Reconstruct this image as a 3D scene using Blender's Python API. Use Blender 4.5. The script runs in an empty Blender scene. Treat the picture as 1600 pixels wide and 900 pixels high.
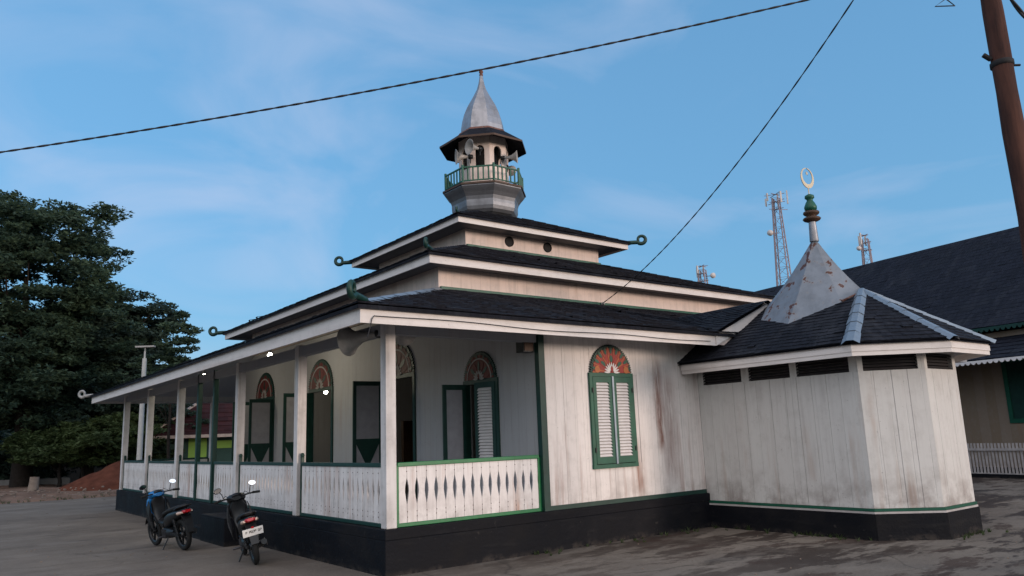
import bpy, math, random
import mathutils.noise as mn
from mathutils import Vector, Matrix
random.seed(11)
scn = bpy.context.scene
COL = scn.collection
V = Vector
PI = math.pi

# ------------------------------------------------------------------ mesh builder
class MB:
    def __init__(s): s.v = []; s.f = []; s.m = []; s.sm = []
    def add(s, vs, fs, mi=0, smooth=False):
        o = len(s.v); s.v += [tuple(p) for p in vs]
        for f in fs: s.f.append([i + o for i in f]); s.m.append(mi); s.sm.append(smooth)
        return s
    def box(s, a, b, mi=0):
        (x0, y0, z0), (x1, y1, z1) = a, b
        x0, x1 = min(x0, x1), max(x0, x1); y0, y1 = min(y0, y1), max(y0, y1); z0, z1 = min(z0, z1), max(z0, z1)
        vs = [(x0,y0,z0),(x1,y0,z0),(x1,y1,z0),(x0,y1,z0),(x0,y0,z1),(x1,y0,z1),(x1,y1,z1),(x0,y1,z1)]
        return s.add(vs, [(0,3,2,1),(4,5,6,7),(0,1,5,4),(1,2,6,5),(2,3,7,6),(3,0,4,7)], mi)
    def obox(s, c, ax, ay, az, mi=0):
        c, ax, ay, az = V(c), V(ax), V(ay), V(az)
        vs = [c + ax*i + ay*j + az*k for k in (-1,1) for j in (-1,1) for i in (-1,1)]
        if ax.cross(ay).dot(az) < 0: vs = [c + ax*i + ay*j + az*k for k in (1,-1) for j in (-1,1) for i in (-1,1)]
        return s.add(vs, [(0,2,3,1),(4,5,7,6),(0,1,5,4),(1,3,7,5),(3,2,6,7),(2,0,4,6)], mi)
    def bar(s, p, q, w, h, up=(0,0,1), mi=0):
        p, q = V(p), V(q); d = q - p; L = d.length; d.normalize()
        sx = d.cross(V(up)); sx = sx.normalized() if sx.length > 1e-4 else V((1,0,0))
        u = sx.cross(d)
        return s.obox((p+q)/2, d*L/2, sx*w/2, u*h/2, mi)
    def prism(s, pts, d, mi=0, smooth=False):
        """planar polygon pts (3D) extruded by vector d"""
        pts = [V(p) for p in pts]; d = V(d); n = len(pts)
        nrm = V((0,0,0))
        for i in range(n): nrm += pts[i].cross(pts[(i+1) % n])
        if nrm.dot(d) > 0: pts = pts[::-1]
        vs = pts + [p + d for p in pts]
        s.add(vs, [tuple(range(n)), tuple(range(2*n-1, n-1, -1))], mi)
        s.add(vs, [((i+1) % n, i, i+n, (i+1) % n + n) for i in range(n)], mi, smooth)
        return s
    def poly(s, pts, mi=0): return s.add(pts, [tuple(range(len(pts)))], mi)
    def tube(s, path, r, n=8, mi=0, cap=True, flat=1.0, upref=None):
        path = [V(p) for p in path]
        rs = r if isinstance(r, (list, tuple)) else [r]*len(path)
        rings = []; ref = V(upref) if upref else None
        for i, p in enumerate(path):
            t = (path[min(i+1, len(path)-1)] - path[max(i-1, 0)]).normalized()
            if ref is None: ref = V((0,0,1)) if abs(t.z) < .9 else V((1,0,0))
            a = t.cross(ref)
            if a.length < 1e-3: a = t.cross(V((1,.3,.2)))
            a.normalize(); b = a.cross(t)
            if not upref: ref = b
            rings.append([p + (a*math.cos(k*2*PI/n)*flat + b*math.sin(k*2*PI/n))*rs[i] for k in range(n)])
        vs = [q for R in rings for q in R]; fs = []
        for i in range(len(path)-1):
            for k in range(n): fs.append((i*n+k, i*n+(k+1) % n, (i+1)*n+(k+1) % n, (i+1)*n+k))
        s.add(vs, fs, mi, n > 4)
        if cap: s.add(vs, [tuple(range(n-1, -1, -1)), tuple(range((len(path)-1)*n, len(path)*n))], mi)
        return s
    def lathe(s, prof, c=(0,0,0), n=24, axis=(0,0,1), mi=0, smooth=True, rot=0.0, cap=False):
        c = V(c); w = V(axis).normalized()
        a = w.orthogonal().normalized() if abs(w.z) < .99 else V((1,0,0)); b = w.cross(a)
        vs = [c + w*z + (a*math.cos(rot+k*2*PI/n) + b*math.sin(rot+k*2*PI/n))*r for r, z in prof for k in range(n)]
        fs = [(i*n+k, i*n+(k+1) % n, (i+1)*n+(k+1) % n, (i+1)*n+k) for i in range(len(prof)-1) for k in range(n)]
        s.add(vs, fs, mi, smooth)
        if cap:
            L = (len(prof)-1)*n
            s.add(vs, [tuple(range(n-1, -1, -1)), tuple(range(L, L+n))], mi)
        return s
    def loft(s, secs, n=16, mi=0, power=2.6):
        """secs: (centre, halfwidth along x, halfheight, tilt) cross-sections in a plane with x and a tilted up vector"""
        vs = []
        for c, hw, hh, up in secs:
            c = V(c); u = V(up).normalized()
            for k in range(n):
                t = 2*PI*k/n; ct, st = math.cos(t), math.sin(t)
                x = math.copysign(abs(ct)**(2/power), ct)*hw; y = math.copysign(abs(st)**(2/power), st)*hh
                vs.append(c + V((x, 0, 0)) + u*y)
        m = len(secs)
        s.add(vs, [(i*n+k, i*n+(k+1) % n, (i+1)*n+(k+1) % n, (i+1)*n+k) for i in range(m-1) for k in range(n)], mi, True)
        s.add(vs, [tuple(range(n-1, -1, -1)), tuple(range((m-1)*n, m*n))], mi)
        return s
    def xf(s, M): s.v = [tuple(M @ V(p)) for p in s.v]; return s
    def build(s, name, mats, parent=None, bevel=0, **props):
        me = bpy.data.meshes.new(name); me.from_pydata(s.v, [], s.f)
        mats = mats if isinstance(mats, (list, tuple)) else [mats]
        for m in mats: me.materials.append(m)
        me.polygons.foreach_set('material_index', s.m); me.polygons.foreach_set('use_smooth', s.sm)
        uvm(me); me.update()
        o = bpy.data.objects.new(name, me); COL.objects.link(o)
        if parent: adopt(o, parent)
        if bevel:
            b = o.modifiers.new('bev', 'BEVEL'); b.width = bevel; b.segments = 2; b.limit_method = 'ANGLE'; b.angle_limit = .7
        for k, x in props.items(): o[k] = x
        return o
def uvm(me):
    uv = me.uv_layers.new(name='UVMap'); vs = me.vertices; data = [0.0]*(2*len(me.loops))
    for p in me.polygons:
        n = p.normal; t = V((-n.y, n.x, 0))
        if t.length < .02: t = V((1,0,0)); b = V((0,1,0))
        else: t.normalize(); b = n.cross(t)
        for li in p.loop_indices:
            c = vs[me.loops[li].vertex_index].co; data[2*li] = c.dot(t); data[2*li+1] = c.dot(b)
    uv.data.foreach_set('uv', data)
def wloc(o):
    m = Matrix.Translation(o.location) @ o.rotation_euler.to_matrix().to_4x4()
    return (wloc(o.parent) @ o.matrix_parent_inverse @ m) if o.parent else m
def adopt(o, parent, keep=True):
    inv = wloc(parent).inverted() if keep else Matrix()
    o.parent = parent; o.matrix_parent_inverse = inv
def root(name, loc, label, cat, group=None, rz=0):
    o = bpy.data.objects.new(name, None); COL.objects.link(o); o.location = loc; o.rotation_euler = (0,0,rz)
    o.empty_display_size = .2
    return tag(o, label, cat, group)
def tag(o, label, cat, group=None, kind=None):
    o['label'] = label; o['category'] = cat
    if group: o['group'] = group
    if kind: o['kind'] = kind
    return o
def setting(o, kind='structure'): o['kind'] = kind; return o
def copy_tree(o, parent=None):
    c = o.copy(); COL.objects.link(c); c.parent = parent
    for ch in [x for x in o.children]: copy_tree(ch, c)
    return c

# ------------------------------------------------------------------ materials
class NT:
    def __init__(s, name):
        s.mat = bpy.data.materials.new(name); s.mat.use_nodes = True; s.t = s.mat.node_tree
        s.b = s.t.nodes['Principled BSDF']
    def n(s, typ, **kw):
        nd = s.t.nodes.new(typ)
        for k, v in kw.items():
            if k in nd.inputs: nd.inputs[k].default_value = v
            else: setattr(nd, k, v)
        return nd
    def l(s, a, b): s.t.links.new(a, b)
    def noise(s, vec, scale, detail=4, rough=.55, stretch=None, **kw):
        if stretch:
            mp = s.n('ShaderNodeMapping'); mp.inputs['Scale'].default_value = stretch; s.l(vec, mp.inputs['Vector']); vec = mp.outputs[0]
        nd = s.n('ShaderNodeTexNoise', Scale=scale, Detail=detail, Roughness=rough, **kw); s.l(vec, nd.inputs['Vector']); return nd.outputs['Fac']
    def ramp(s, fac, stops):
        r = s.n('ShaderNodeValToRGB'); e = r.color_ramp.elements
        while len(e) < len(stops): e.new(.5)
        for i, (p, c) in enumerate(stops): e[i].position = p; e[i].color = (c, c, c, 1) if not isinstance(c, (tuple, list)) else (*c[:3], 1)
        s.l(fac, r.inputs[0]); return r.outputs[0]
    def mix(s, fac, a, b, mode='MIX'):
        m = s.n('ShaderNodeMix', data_type='RGBA', blend_type=mode)
        for i, x in ((0, fac), (6, a), (7, b)):
            if isinstance(x, (int, float)): m.inputs[i].default_value = x if i == 0 else (x, x, x, 1)
            elif isinstance(x, tuple): m.inputs[i].default_value = (*x[:3], 1)
            else: s.l(x, m.inputs[i])
        return m.outputs[2]
    def math(s, op, a, b=0.0, c=0.0):
        m = s.n('ShaderNodeMath', operation=op)
        for i, x in enumerate((a, b, c)):
            if isinstance(x, (int, float)): m.inputs[i].default_value = x
            else: s.l(x, m.inputs[i])
        return m.outputs[0]
    def bump(s, h, strength=.4, dist=.01, prev=None):
        b = s.n('ShaderNodeBump', Strength=strength, Distance=dist); s.l(h, b.inputs['Height'])
        if prev is not None: s.l(prev, b.inputs['Normal'])
        s.l(b.outputs[0], s.b.inputs['Normal']); return b.outputs[0]
    def set(s, base=None, rough=None, metal=None, spec=None):
        for k, x in (('Base Color', base), ('Roughness', rough), ('Metallic', metal), ('Specular IOR Level', spec)):
            if x is None: continue
            if isinstance(x, tuple): s.b.inputs[k].default_value = (*x, 1)
            elif isinstance(x, (int, float)): s.b.inputs[k].default_value = x
            else: s.l(x, s.b.inputs[k])
        return s.mat
    def obj(s): return s.n('ShaderNodeTexCoord').outputs['Object']
    def uv(s): return s.n('ShaderNodeTexCoord').outputs['UV']

def plain(name, col, rough=.55, metal=0.0, var=.18, scale=6, spec=.4, bump=0):
    t = NT(name); o = t.obj()
    n = t.noise(o, scale, 5)
    c = t.mix(t.ramp(n, [(.3, 1.0), (.75, 1-var*2)]), 0, col) if False else t.mix(t.ramp(n, [(.3, 0.0), (.75, 1.0)]), col, tuple(x*(1-var) for x in col))
    if bump: t.bump(n, bump, .01)
    return t.set(c, rough, metal, spec)

def siding(name, col, pitch=.19, grime=.5, stain=(.30, .17, .10), horizontal=False, stainamt=.6, jop=.42, splash=.55, marks=()):
    """painted boards: joints, vertical streaks of dirt, brown stains"""
    t = NT(name); uv = t.uv(); ob = t.obj()
    sep = t.n('ShaderNodeSeparateXYZ'); t.l(uv, sep.inputs[0]); u = sep.outputs[1 if horizontal else 0]
    k = t.math('DIVIDE', u, pitch); fr = t.math('FRACT', k); idx = t.math('FLOOR', k)
    wn = t.n('ShaderNodeTexWhiteNoise', noise_dimensions='1D'); t.l(idx, wn.inputs['W'])
    # joint line
    d = t.math('ABSOLUTE', t.math('SUBTRACT', fr, .5)); joint = t.ramp(d, [(.475, 0.0), (.497, 1.0)])
    wob = t.noise(ob, 1.3, 3); jvis = t.math('MULTIPLY', joint, t.ramp(wob, [(.40, .10), (.62, 1.0)]))
    st = (1.0, .06, 1.0) if not horizontal else (.06, 1.0, 1.0)
    streak = t.noise(uv, 9, 6, .65, st); fine = t.noise(uv, 45, 4, .6, st); cloud = t.noise(ob, .8, 4)
    g = t.math('MULTIPLY', t.ramp(streak, [(.48, 0.0), (.75, 1.0)]), t.ramp(cloud, [(.38, .1), (.65, 1.0)]))
    c = t.mix(t.math('MULTIPLY', g, grime), col, (.20, .17, .155))
    c = t.mix(t.math('MULTIPLY', wn.outputs['Value'], .16), c, (.40, .36, .34))
    c = t.mix(t.math('MULTIPLY', t.ramp(fine, [(.5, 0.0), (.8, 1.0)]), .2*grime+.05), c, (.3, .27, .25))
    s1 = t.noise(uv, 2.6, 5, .6, (1.6, .10, 1.0) if not horizontal else (.1, 1.6, 1)); s2 = t.noise(ob, .55, 3)
    sm = t.math('MULTIPLY', t.ramp(s1, [(.54, 0.0), (.68, 1.0)]), t.ramp(s2, [(.46, 0.0), (.58, 1.0)]))
    c = t.mix(t.math('MULTIPLY', sm, stainamt), c, stain)
    # splash-back dirt just above the base, broken up by noise
    sz = t.n('ShaderNodeSeparateXYZ'); t.l(ob, sz.inputs[0])
    low = t.ramp(sz.outputs[2], [(.40, 1.0), (1.0, 0.0)]); blot = t.noise(ob, 3.2, 5, .65)
    c = t.mix(t.math('MULTIPLY', t.math('MULTIPLY', low, t.ramp(blot, [(.42, 0.0), (.62, 1.0)])), splash), c, (.17, .13, .115))
    mot = t.noise(ob, 5.5, 6, .7); c = t.mix(t.math('MULTIPLY', t.ramp(mot, [(.5, 0.0), (.72, 1.0)]), grime*.55), c, (.30, .28, .26))
    for (sx, z0_, z1_, wd, am) in marks:
        wb = t.noise(ob, 1.6, 5, .7, (1, 1, 1.0)); xx = t.math('ADD', t.math('SUBTRACT', sz.outputs[0], sx), t.math('MULTIPLY', t.math('SUBTRACT', wb, .5), .22))
        mk = t.ramp(t.math('ABSOLUTE', xx), [(0.0, 1.0), (wd, 0.0)]); mk = t.math('MULTIPLY', mk, t.ramp(t.math('MULTIPLY', sz.outputs[2], .25), [(z0_/4, 0.0), (z0_/4+.06, 1.0), (z1_/4-.08, .9), (z1_/4, 0.0)]))
        mk = t.math('MULTIPLY', mk, t.ramp(t.noise(uv, 14, 5, .6, (1.2, .12, 1.0)), [(.30, 0.0), (.5, 1.0)]))
        c = t.mix(t.math('MULTIPLY', mk, am), c, (.20, .095, .07))
    spots = t.ramp(t.noise(ob, 28, 2), [(.72, 0.0), (.76, 1.0)])
    c = t.mix(t.math('MULTIPLY', spots, .5), c, (.12, .10, .09))
    c = t.mix(t.math('MULTIPLY', jvis, jop), c, (.10, .095, .09))
    h = t.math('SUBTRACT', t.math('MULTIPLY', fine, .15), jvis)
    h = t.math('ADD', h, t.math('MULTIPLY', wn.outputs['Value'], .5))
    t.bump(h, .5, .008)
    return t.set(c, .62, 0, .3)

WH = (.66, .63, .60)
M = {}
M['siding'] = siding('painted_boards', (.72, .67, .64), .20, .45, stain=(.26, .13, .09), stainamt=.85, jop=.30, marks=((5.02, 1.2, 2.85, .15, 1.0), (5.25, .7, 2.7, .26, .6), (4.55, .6, 1.6, .10, .3), (2.85, .6, 1.2, .12, .3)))
M['siding_up'] = siding('upper_boards', (.72, .59, .53), .22, .45, stainamt=.3, splash=0)
M['siding_grey'] = siding('niche_boards', (.56, .55, .53), .24, .50, stainamt=.6, jop=.22, splash=.7)
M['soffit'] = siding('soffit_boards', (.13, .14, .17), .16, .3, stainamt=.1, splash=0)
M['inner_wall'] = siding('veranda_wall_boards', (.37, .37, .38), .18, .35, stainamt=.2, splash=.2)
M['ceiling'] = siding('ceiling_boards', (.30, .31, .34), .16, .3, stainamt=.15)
M['fascia'] = siding('fascia_paint', (.68, .63, .60), 9.0, .45, stainamt=.3, horizontal=True, splash=0)
M['column'] = siding('column_paint', (.64, .61, .60), 5.0, .7, stain=(.36, .25, .2), stainamt=.5)
M['board'] = siding('balustrade_boards', (.72, .68, .66), 7.0, .7, stain=(.42, .26, .2), stainamt=.95)
M['green'] = plain('green_paint', (.008, .088, .052), .45, var=.35, scale=9)
M['green_dark'] = plain('dark_green_paint', (.006, .040, .030), .5, var=.4, scale=9)
M['green_bright'] = plain('bright_green_paint', (.008, .15, .048), .45, var=.3, scale=12)
M['white'] = plain('white_paint', (.68, .65, .64), .5, var=.15, scale=12)
M['red'] = plain('red_paint', (.32, .025, .018), .5, var=.35, scale=18)
M['red_shaded'] = plain('shaded_red_paint', (.13, .020, .018), .6, var=.4, scale=18)  # darker copy of the red, veranda shade put into the fanlight colour
M['white_shaded'] = plain('shaded_white_paint', (.33, .31, .30), .6, var=.3, scale=18)  # white greyed likewise, veranda shade put into the fanlight colour
M['orange'] = plain('orange_paint', (.45, .13, .03), .5, var=.35, scale=18)
M['panel_grey'] = plain('grey_panel_paint', (.33, .32, .34), .55, var=.2, scale=8)
M['black'] = plain('black_plastic', (.012, .013, .015), .38, var=.3, scale=14)
M['rubber'] = plain('rubber', (.012, .012, .012), .8, var=.3, scale=30)
M['blue'] = plain('blue_gloss', (.004, .15, .42), .25, var=.2, scale=8, spec=.6)
M['chrome'] = plain('dull_chrome', (.55, .55, .55), .25, 1.0, .3, 20)
M['dark_metal'] = plain('dark_engine_metal', (.10, .10, .11), .45, .7, .3, 20)
M['mirror'] = plain('mirror_glass', (.9, .9, .9), .03, 1.0, .02, 2)
M['redlens'] = plain('red_lens', (.45, .006, .012), .15, var=.1, scale=8, spec=.8)
M['clearlens'] = plain('clear_lens', (.65, .45, .35), .15, var=.1, scale=8, spec=.8)
M['plate'] = plain('plate_paint', (.75, .75, .74), .4, var=.05, scale=8)
M['wire'] = plain('black_cable', (.018, .018, .022), .6, var=.2, scale=8)
M['mast'] = plain('galvanised_mast', (.28, .22, .24), .6, .2, .3, 1)
M['mast_white'] = plain('mast_antenna_paint', (.55, .50, .48), .6, 0, .2, 1)
M['horn'] = plain('horn_grey', (.38, .36, .34), .5, .1, .35, 9)
M['horn_in'] = plain('horn_inside', (.50, .40, .34), .55, .05, .5, 9)
M['dark'] = plain('dark_void', (.012, .011, .012), .8, var=.2, scale=4)
M['dark_wood'] = plain('dark_wood', (.07, .035, .02), .6, var=.4, scale=6)
M['slat'] = plain('weathered_slat', (.045, .040, .042), .7, var=.5, scale=5)
M['concrete_post'] = plain('pale_concrete', (.45, .44, .42), .7, var=.2, scale=8)
M['lime'] = plain('lit_lime_paint', (.30, .50, .08), .6, var=.1, scale=3)  # lime paint with the brightness of the lit wall put into its colour
M['soil_red'] = plain('red_soil', (.115, .042, .027), .9, var=.55, scale=3, spec=.1, bump=.8)
M['bark'] = plain('bark', (.028, .023, .020), .9, var=.5, scale=6, spec=.1, bump=.7)

def roofmat(name, col=(.0062, .0066, .010), lichen=.5, course=.2, width=.13):
    t = NT(name); uv = t.uv(); ob = t.obj()
    br = t.n('ShaderNodeTexBrick', Scale=1.0); t.l(uv, br.inputs['Vector'])
    br.inputs['Brick Width'].default_value = width; br.inputs['Row Height'].default_value = course
    br.inputs['Mortar Size'].default_value = .006; br.inputs['Color1'].default_value = (.2,.2,.2,1); br.inputs['Color2'].default_value = (1,1,1,1)
    br.inputs['Mortar'].default_value = (0,0,0,1); br.offset = .37; br.squash = 1.0
    c = t.mix(t.math('MULTIPLY', br.outputs['Color'], .6), tuple(x*.8 for x in col), tuple(x*2.2 for x in col))
    n1 = t.noise(uv, 2.2, 6, .7, (1, .35, 1)); n2 = t.noise(ob, 14, 5, .7)
    c = t.mix(t.math('MULTIPLY', t.ramp(n1, [(.5, 0.0), (.72, 1.0)]), lichen), c, (.045, .047, .055))
    c = t.mix(t.math('MULTIPLY', t.ramp(n2, [(.58, 0.0), (.8, 1.0)]), .5), c, (.06, .06, .065))
    b = t.bump(t.math('MULTIPLY', br.outputs['Color'], .6), .6, .012)
    t.bump(n2, .5, .012, b)
    return t.set(c, .8, 0, .12)
M['roof'] = roofmat('ironwood_shingles')
M['roof2'] = roofmat('niche_shingles', (.0095, .0105, .015), .7, .12, .10)
M['roof_far'] = roofmat('neighbour_shingles', (.0085, .0095, .015), .4, .22, .16)

def metal(name, col, rough=.42, metalic=.75, rust=.0, dirt=.5, scale=3):
    t = NT(name); ob = t.obj(); n = t.noise(ob, scale, 6, .65); n2 = t.noise(ob, scale*.8, 5, .62)
    st = t.noise(ob, 5, 5, .6, (1, 1, .15))
    c = t.mix(t.math('MULTIPLY', t.ramp(n, [(.42, 0.0), (.7, 1.0)]), dirt), col, tuple(x*.5 for x in col))
    c = t.mix(t.math('MULTIPLY', t.ramp(st, [(.5, 0.0), (.75, 1.0)]), dirt*.6), c, tuple(x*.55 for x in col))
    mt = metalic; rg = t.ramp(n, [(.3, rough), (.8, min(1, rough+.25))])
    if rust:
        rm = t.ramp(t.noise(ob, scale*1.3, 5, .6), [(.66-rust*.08, 0.0), (.68-rust*.08, 1.0)])
        halo = t.ramp(t.noise(ob, scale*1.3, 5, .6), [(.60-rust*.08, 0.0), (.68-rust*.08, 1.0)])
        c = t.mix(t.math('MULTIPLY', halo, .35), c, (.30, .25, .22)); c = t.mix(rm, c, (.075, .024, .014))
        mt = t.math('MULTIPLY', t.math('SUBTRACT', 1.0, rm), metalic)
    t.bump(n2, .25, .02)
    return t.set(c, rg, mt, .5)
M['zinc'] = metal('weathered_zinc', (.33, .33, .35), .38, .75, dirt=.75)
M['bowl'] = metal('dark_zinc', (.19, .195, .21), .40, .6, dirt=.6)
M['zinc_paint'] = metal('painted_zinc', (.19, .215, .25), .5, .2, rust=.75, dirt=.45, scale=4.6)
M['flash'] = metal('new_flashing', (.25, .30, .35), .38, .6, dirt=.25)
M['rusty'] = metal('rusty_rim', (.16, .07, .05), .7, .2, rust=1.2)

t = NT('black_plinth_paint'); ob = t.obj(); uv = t.uv()
n = t.noise(ob, 1.6, 6, .65); s_ = t.noise(uv, 5, 5, .6, (.25, 1.6, 1)); f_ = t.noise(ob, 22, 4)
c = t.mix(t.ramp(n, [(.45, 0.0), (.7, 1.0)]), (.0035, .0042, .007), (.011, .0105, .0115))
c = t.mix(t.math('MULTIPLY', t.ramp(s_, [(.55, 0.0), (.72, 1.0)]), .4), c, (.022, .021, .021))
spz = t.n('ShaderNodeSeparateXYZ'); t.l(ob, spz.inputs[0])
foot = t.math('MULTIPLY', t.ramp(t.math('ADD', spz.outputs[2], t.math('MULTIPLY', t.math('SUBTRACT', n, .5), .35)), [(.0, 1.0), (.07, 0.0)]), .5); c = t.mix(t.math('MULTIPLY', foot, t.ramp(t.noise(ob, 6, 5, .75), [(.45, .1), (.55, 1.0)])), c, (.06, .05, .043))
ln = t.ramp(t.math('ABSOLUTE', t.math('SUBTRACT', spz.outputs[2], .415)), [(.0, 1.0), (.008, 0.0)]); chip = t.ramp(t.noise(ob, 9, 5, .7), [(.66, 0.0), (.70, 1.0)])
c = t.mix(t.math('MULTIPLY', chip, .5), c, (.05, .045, .042)); c = t.mix(t.math('MULTIPLY', ln, .6), c, (.004, .004, .005))
t.bump(t.math('SUBTRACT', t.math('ADD', f_, s_), t.math('MULTIPLY', ln, 1.5)), .5, .012)
M['plinth'] = t.set(c, t.ramp(n, [(.3, .55), (.7, .85)]), 0, .15)

t = NT('worn_cement_ground'); ob = t.obj()
a = t.noise(ob, .22, 7, .62); b = t.noise(ob, 1.1, 7, .68, (1, .55, 1)); d = t.noise(ob, 24, 5, .7); e = t.noise(ob, .6, 6, .7, (.5, 1.5, 1)); g = t.noise(ob, 90, 3, .7)
c = t.mix(t.ramp(a, [(.35, 0.0), (.65, 1.0)]), (.150, .127, .106), (.215, .186, .155))
c = t.mix(t.math('MULTIPLY', t.ramp(b, [(.45, 0.0), (.70, 1.0)]), .40), c, (.095, .083, .075))
# damp brown patches, stronger to the right of the corner (x > 3)
sp = t.n('ShaderNodeSeparateXYZ'); t.l(ob, sp.inputs[0])
zone = t.ramp(t.math('MULTIPLY', t.math('ADD', sp.outputs[0], 2.0), .09), [(.15, .12), (.55, 1.0)])
wet = t.math('MULTIPLY', t.ramp(e, [(.50, 0.0), (.53, 1.0)]), zone)
c = t.mix(t.math('MULTIPLY', wet, .9), c, (.038, .027, .022))
st = t.ramp(t.noise(ob, .9, 5, .6, (.35, 1.3, 1)), [(.63, 0.0), (.68, 1.0)])
c = t.mix(t.math('MULTIPLY', st, .6), c, (.05, .045, .045))
pale = t.ramp(t.noise(ob, 3.2, 6, .7, (.7, 1.2, 1)), [(.6, 0.0), (.72, 1.0)])
c = t.mix(t.math('MULTIPLY', pale, .35), c, (.28, .265, .245))
c = t.mix(t.math('MULTIPLY', t.ramp(d, [(.4, 1.0), (.62, 0.0)]), .25), c, (.07, .06, .055))
grit = t.ramp(g, [(.66, 0.0), (.72, 1.0)]); c = t.mix(t.math('MULTIPLY', grit, .3), c, (.32, .3, .28))
c = t.mix(t.math('MULTIPLY', t.ramp(t.noise(ob, .45, 8, .75, (.8, 1.6, 1)), [(.53, 0.0), (.60, 1.0)]), .35), c, (.085, .070, .060))
pt = t.noise(ob, .8, 8, .68, (.75, 1.3, 1)); c = t.mix(t.math('MULTIPLY', t.ramp(pt, [(.52, 0.0), (.60, 1.0)]), .30), c, (.245, .215, .185))
pt2 = t.noise(ob, 1.1, 8, .72, (.6, 1.3, 1)); c = t.mix(t.math('MULTIPLY', t.math('MULTIPLY', t.ramp(pt2, [(.55, 0.0), (.60, 1.0)]), zone), .75), c, (.052, .034, .028))
vo = t.n('ShaderNodeTexVoronoi', feature='DISTANCE_TO_EDGE', Scale=.33, Randomness=1.0); wv = t.n('ShaderNodeMix', data_type='RGBA', blend_type='ADD'); nz_ = t.n('ShaderNodeTexNoise', Scale=1.4, Detail=6.0); t.l(ob, nz_.inputs['Vector']); wv.inputs[0].default_value = .55; t.l(ob, wv.inputs[6]); t.l(nz_.outputs['Color'], wv.inputs[7]); t.l(wv.outputs[2], vo.inputs['Vector'])
crk = t.math('MULTIPLY', t.ramp(vo.outputs['Distance'], [(.0, 1.0), (.010, 0.0)]), t.ramp(a, [(.45, 0.0), (.6, 1.0)])); c = t.mix(t.math('MULTIPLY', crk, .7), c, (.03, .026, .024))
bb = t.bump(d, .35, .012); t.bump(b, .35, .03, bb)
rg = t.mix(wet, .88, .68)
M['ground'] = t.set(c, rg, 0, .12)

t = NT('dirt'); ob = t.obj(); n = t.noise(ob, .5, 7, .7); m_ = t.noise(ob, 6, 6, .7)
c = t.mix(t.ramp(n, [(.4, 0.0), (.62, 1.0)]), (.19, .125, .095), (.10, .066, .050))
c = t.mix(t.ramp(m_, [(.6, 0.0), (.68, 1.0)]), c, (.28, .25, .22)); t.bump(m_, .8, .05)
M['dirt'] = t.set(c, .95, 0, .1)
t = NT('grass_soil'); ob = t.obj(); n = t.noise(ob, .3, 7, .7)
M['grassy'] = t.set(t.mix(t.ramp(n, [(.4, 0.0), (.6, 1.0)]), (.03, .04, .015), (.06, .045, .03)), .95, 0, .1)

def leafmat(name, c1, c2, c3):
    t = NT(name); ob = t.obj(); n = t.noise(ob, .8, 4, .6); f = t.noise(ob, 9, 2)
    c = t.mix(t.ramp(n, [(.4, 0.0), (.65, 1.0)]), c1, c2); c = t.mix(t.ramp(f, [(.5, 0.0), (.75, 1.0)]), c, c3)
    m = t.set(c, .6, 0, .25)
    tr = t.n('ShaderNodeBsdfTranslucent'); t.l(c, tr.inputs['Color']); mx = t.n('ShaderNodeMixShader', Fac=.35)
    out = t.t.nodes['Material Output']; t.l(t.b.outputs[0], mx.inputs[1]); t.l(tr.outputs[0], mx.inputs[2]); t.l(mx.outputs[0], out.inputs['Surface'])
    return m
M['leaf'] = leafmat('dark_leaves', (.030, .058, .044), (.050, .082, .048), (.080, .108, .052))
M['leaf2'] = leafmat('fresh_leaves', (.042, .066, .026), (.062, .092, .032), (.09, .12, .045))
M['leaf3'] = leafmat('bluish_dark_leaves', (.026, .047, .043), (.040, .066, .048), (.06, .085, .052))  # darker, bluer leaf green

t = NT('pole_wood'); ob = t.obj(); n = t.noise(ob, 7, 6, .7, (1, 1, .12)); k = t.noise(ob, 2, 4)
c = t.mix(t.ramp(n, [(.4, 0.0), (.65, 1.0)]), (.085, .038, .028), (.035, .018, .016)); c = t.mix(t.ramp(k, [(.63, 0.0), (.72, 1.0)]), c, (.2, .15, .13))
t.bump(n, .8, .02); M['pole'] = t.set(c, .85, 0, .15)

def emit(name, col, s):
    t = NT(name); t.b.inputs['Emission Color'].default_value = (*col, 1); t.b.inputs['Emission Strength'].default_value = s
    n = t.noise(t.obj(), 5, 2); return t.set(t.mix(n, col, tuple(x*.95 for x in col)), .4)
M['bulb'] = emit('lit_bulb', (1.0, .95, .78), 14)
M['beige'] = siding('beige_boards', (.22, .165, .115), .3, .5, stainamt=.3)
M['picket'] = plain('picket_white', (.44, .41, .40), .6, var=.35, scale=6)
M['red_roof'] = roofmat('red_tin_roof', (.030, .010, .010), .2, .5, .6)
M['house_wall'] = plain('dim_green_wall', (.04, .09, .07), .7, var=.3, scale=2)
M['stone'] = plain('rubble_stone', (.24, .19, .155), .9, var=.5, scale=4, spec=.1, bump=.5)
M['greywall'] = plain('grey_render', (.16, .155, .15), .85, var=.4, scale=1.2)

# ------------------------------------------------------------------ sizes
HB = .544                                  # floor above the yard
LX, LY = 14.4, 15.41                        # plan of the plinth
CX, CY = 7.2, 7.7
WX0, WX1, WY1 = 2.51, 11.89, 12.9           # hall walls
DOORS = (4.2, 7.7, 11.19); MX0 = 6.054

mosque = root('mosque', (CX, CY, 0), 'white timber mosque with three black shingle roof tiers, green trim and a small minaret', 'mosque')

# plinth
mb = MB(); mb.box((-.06, -.06, -.05), (LX+.06, LY+.1, HB))
mb.build('plinth', M['plinth'], mosque, bevel=.012)
mb = MB(); mb.box((.085, .085, HB+.002), (LX-.1, LY-.1, HB+.03)); mb.build('floor', M['panel_grey'], mosque)

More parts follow.
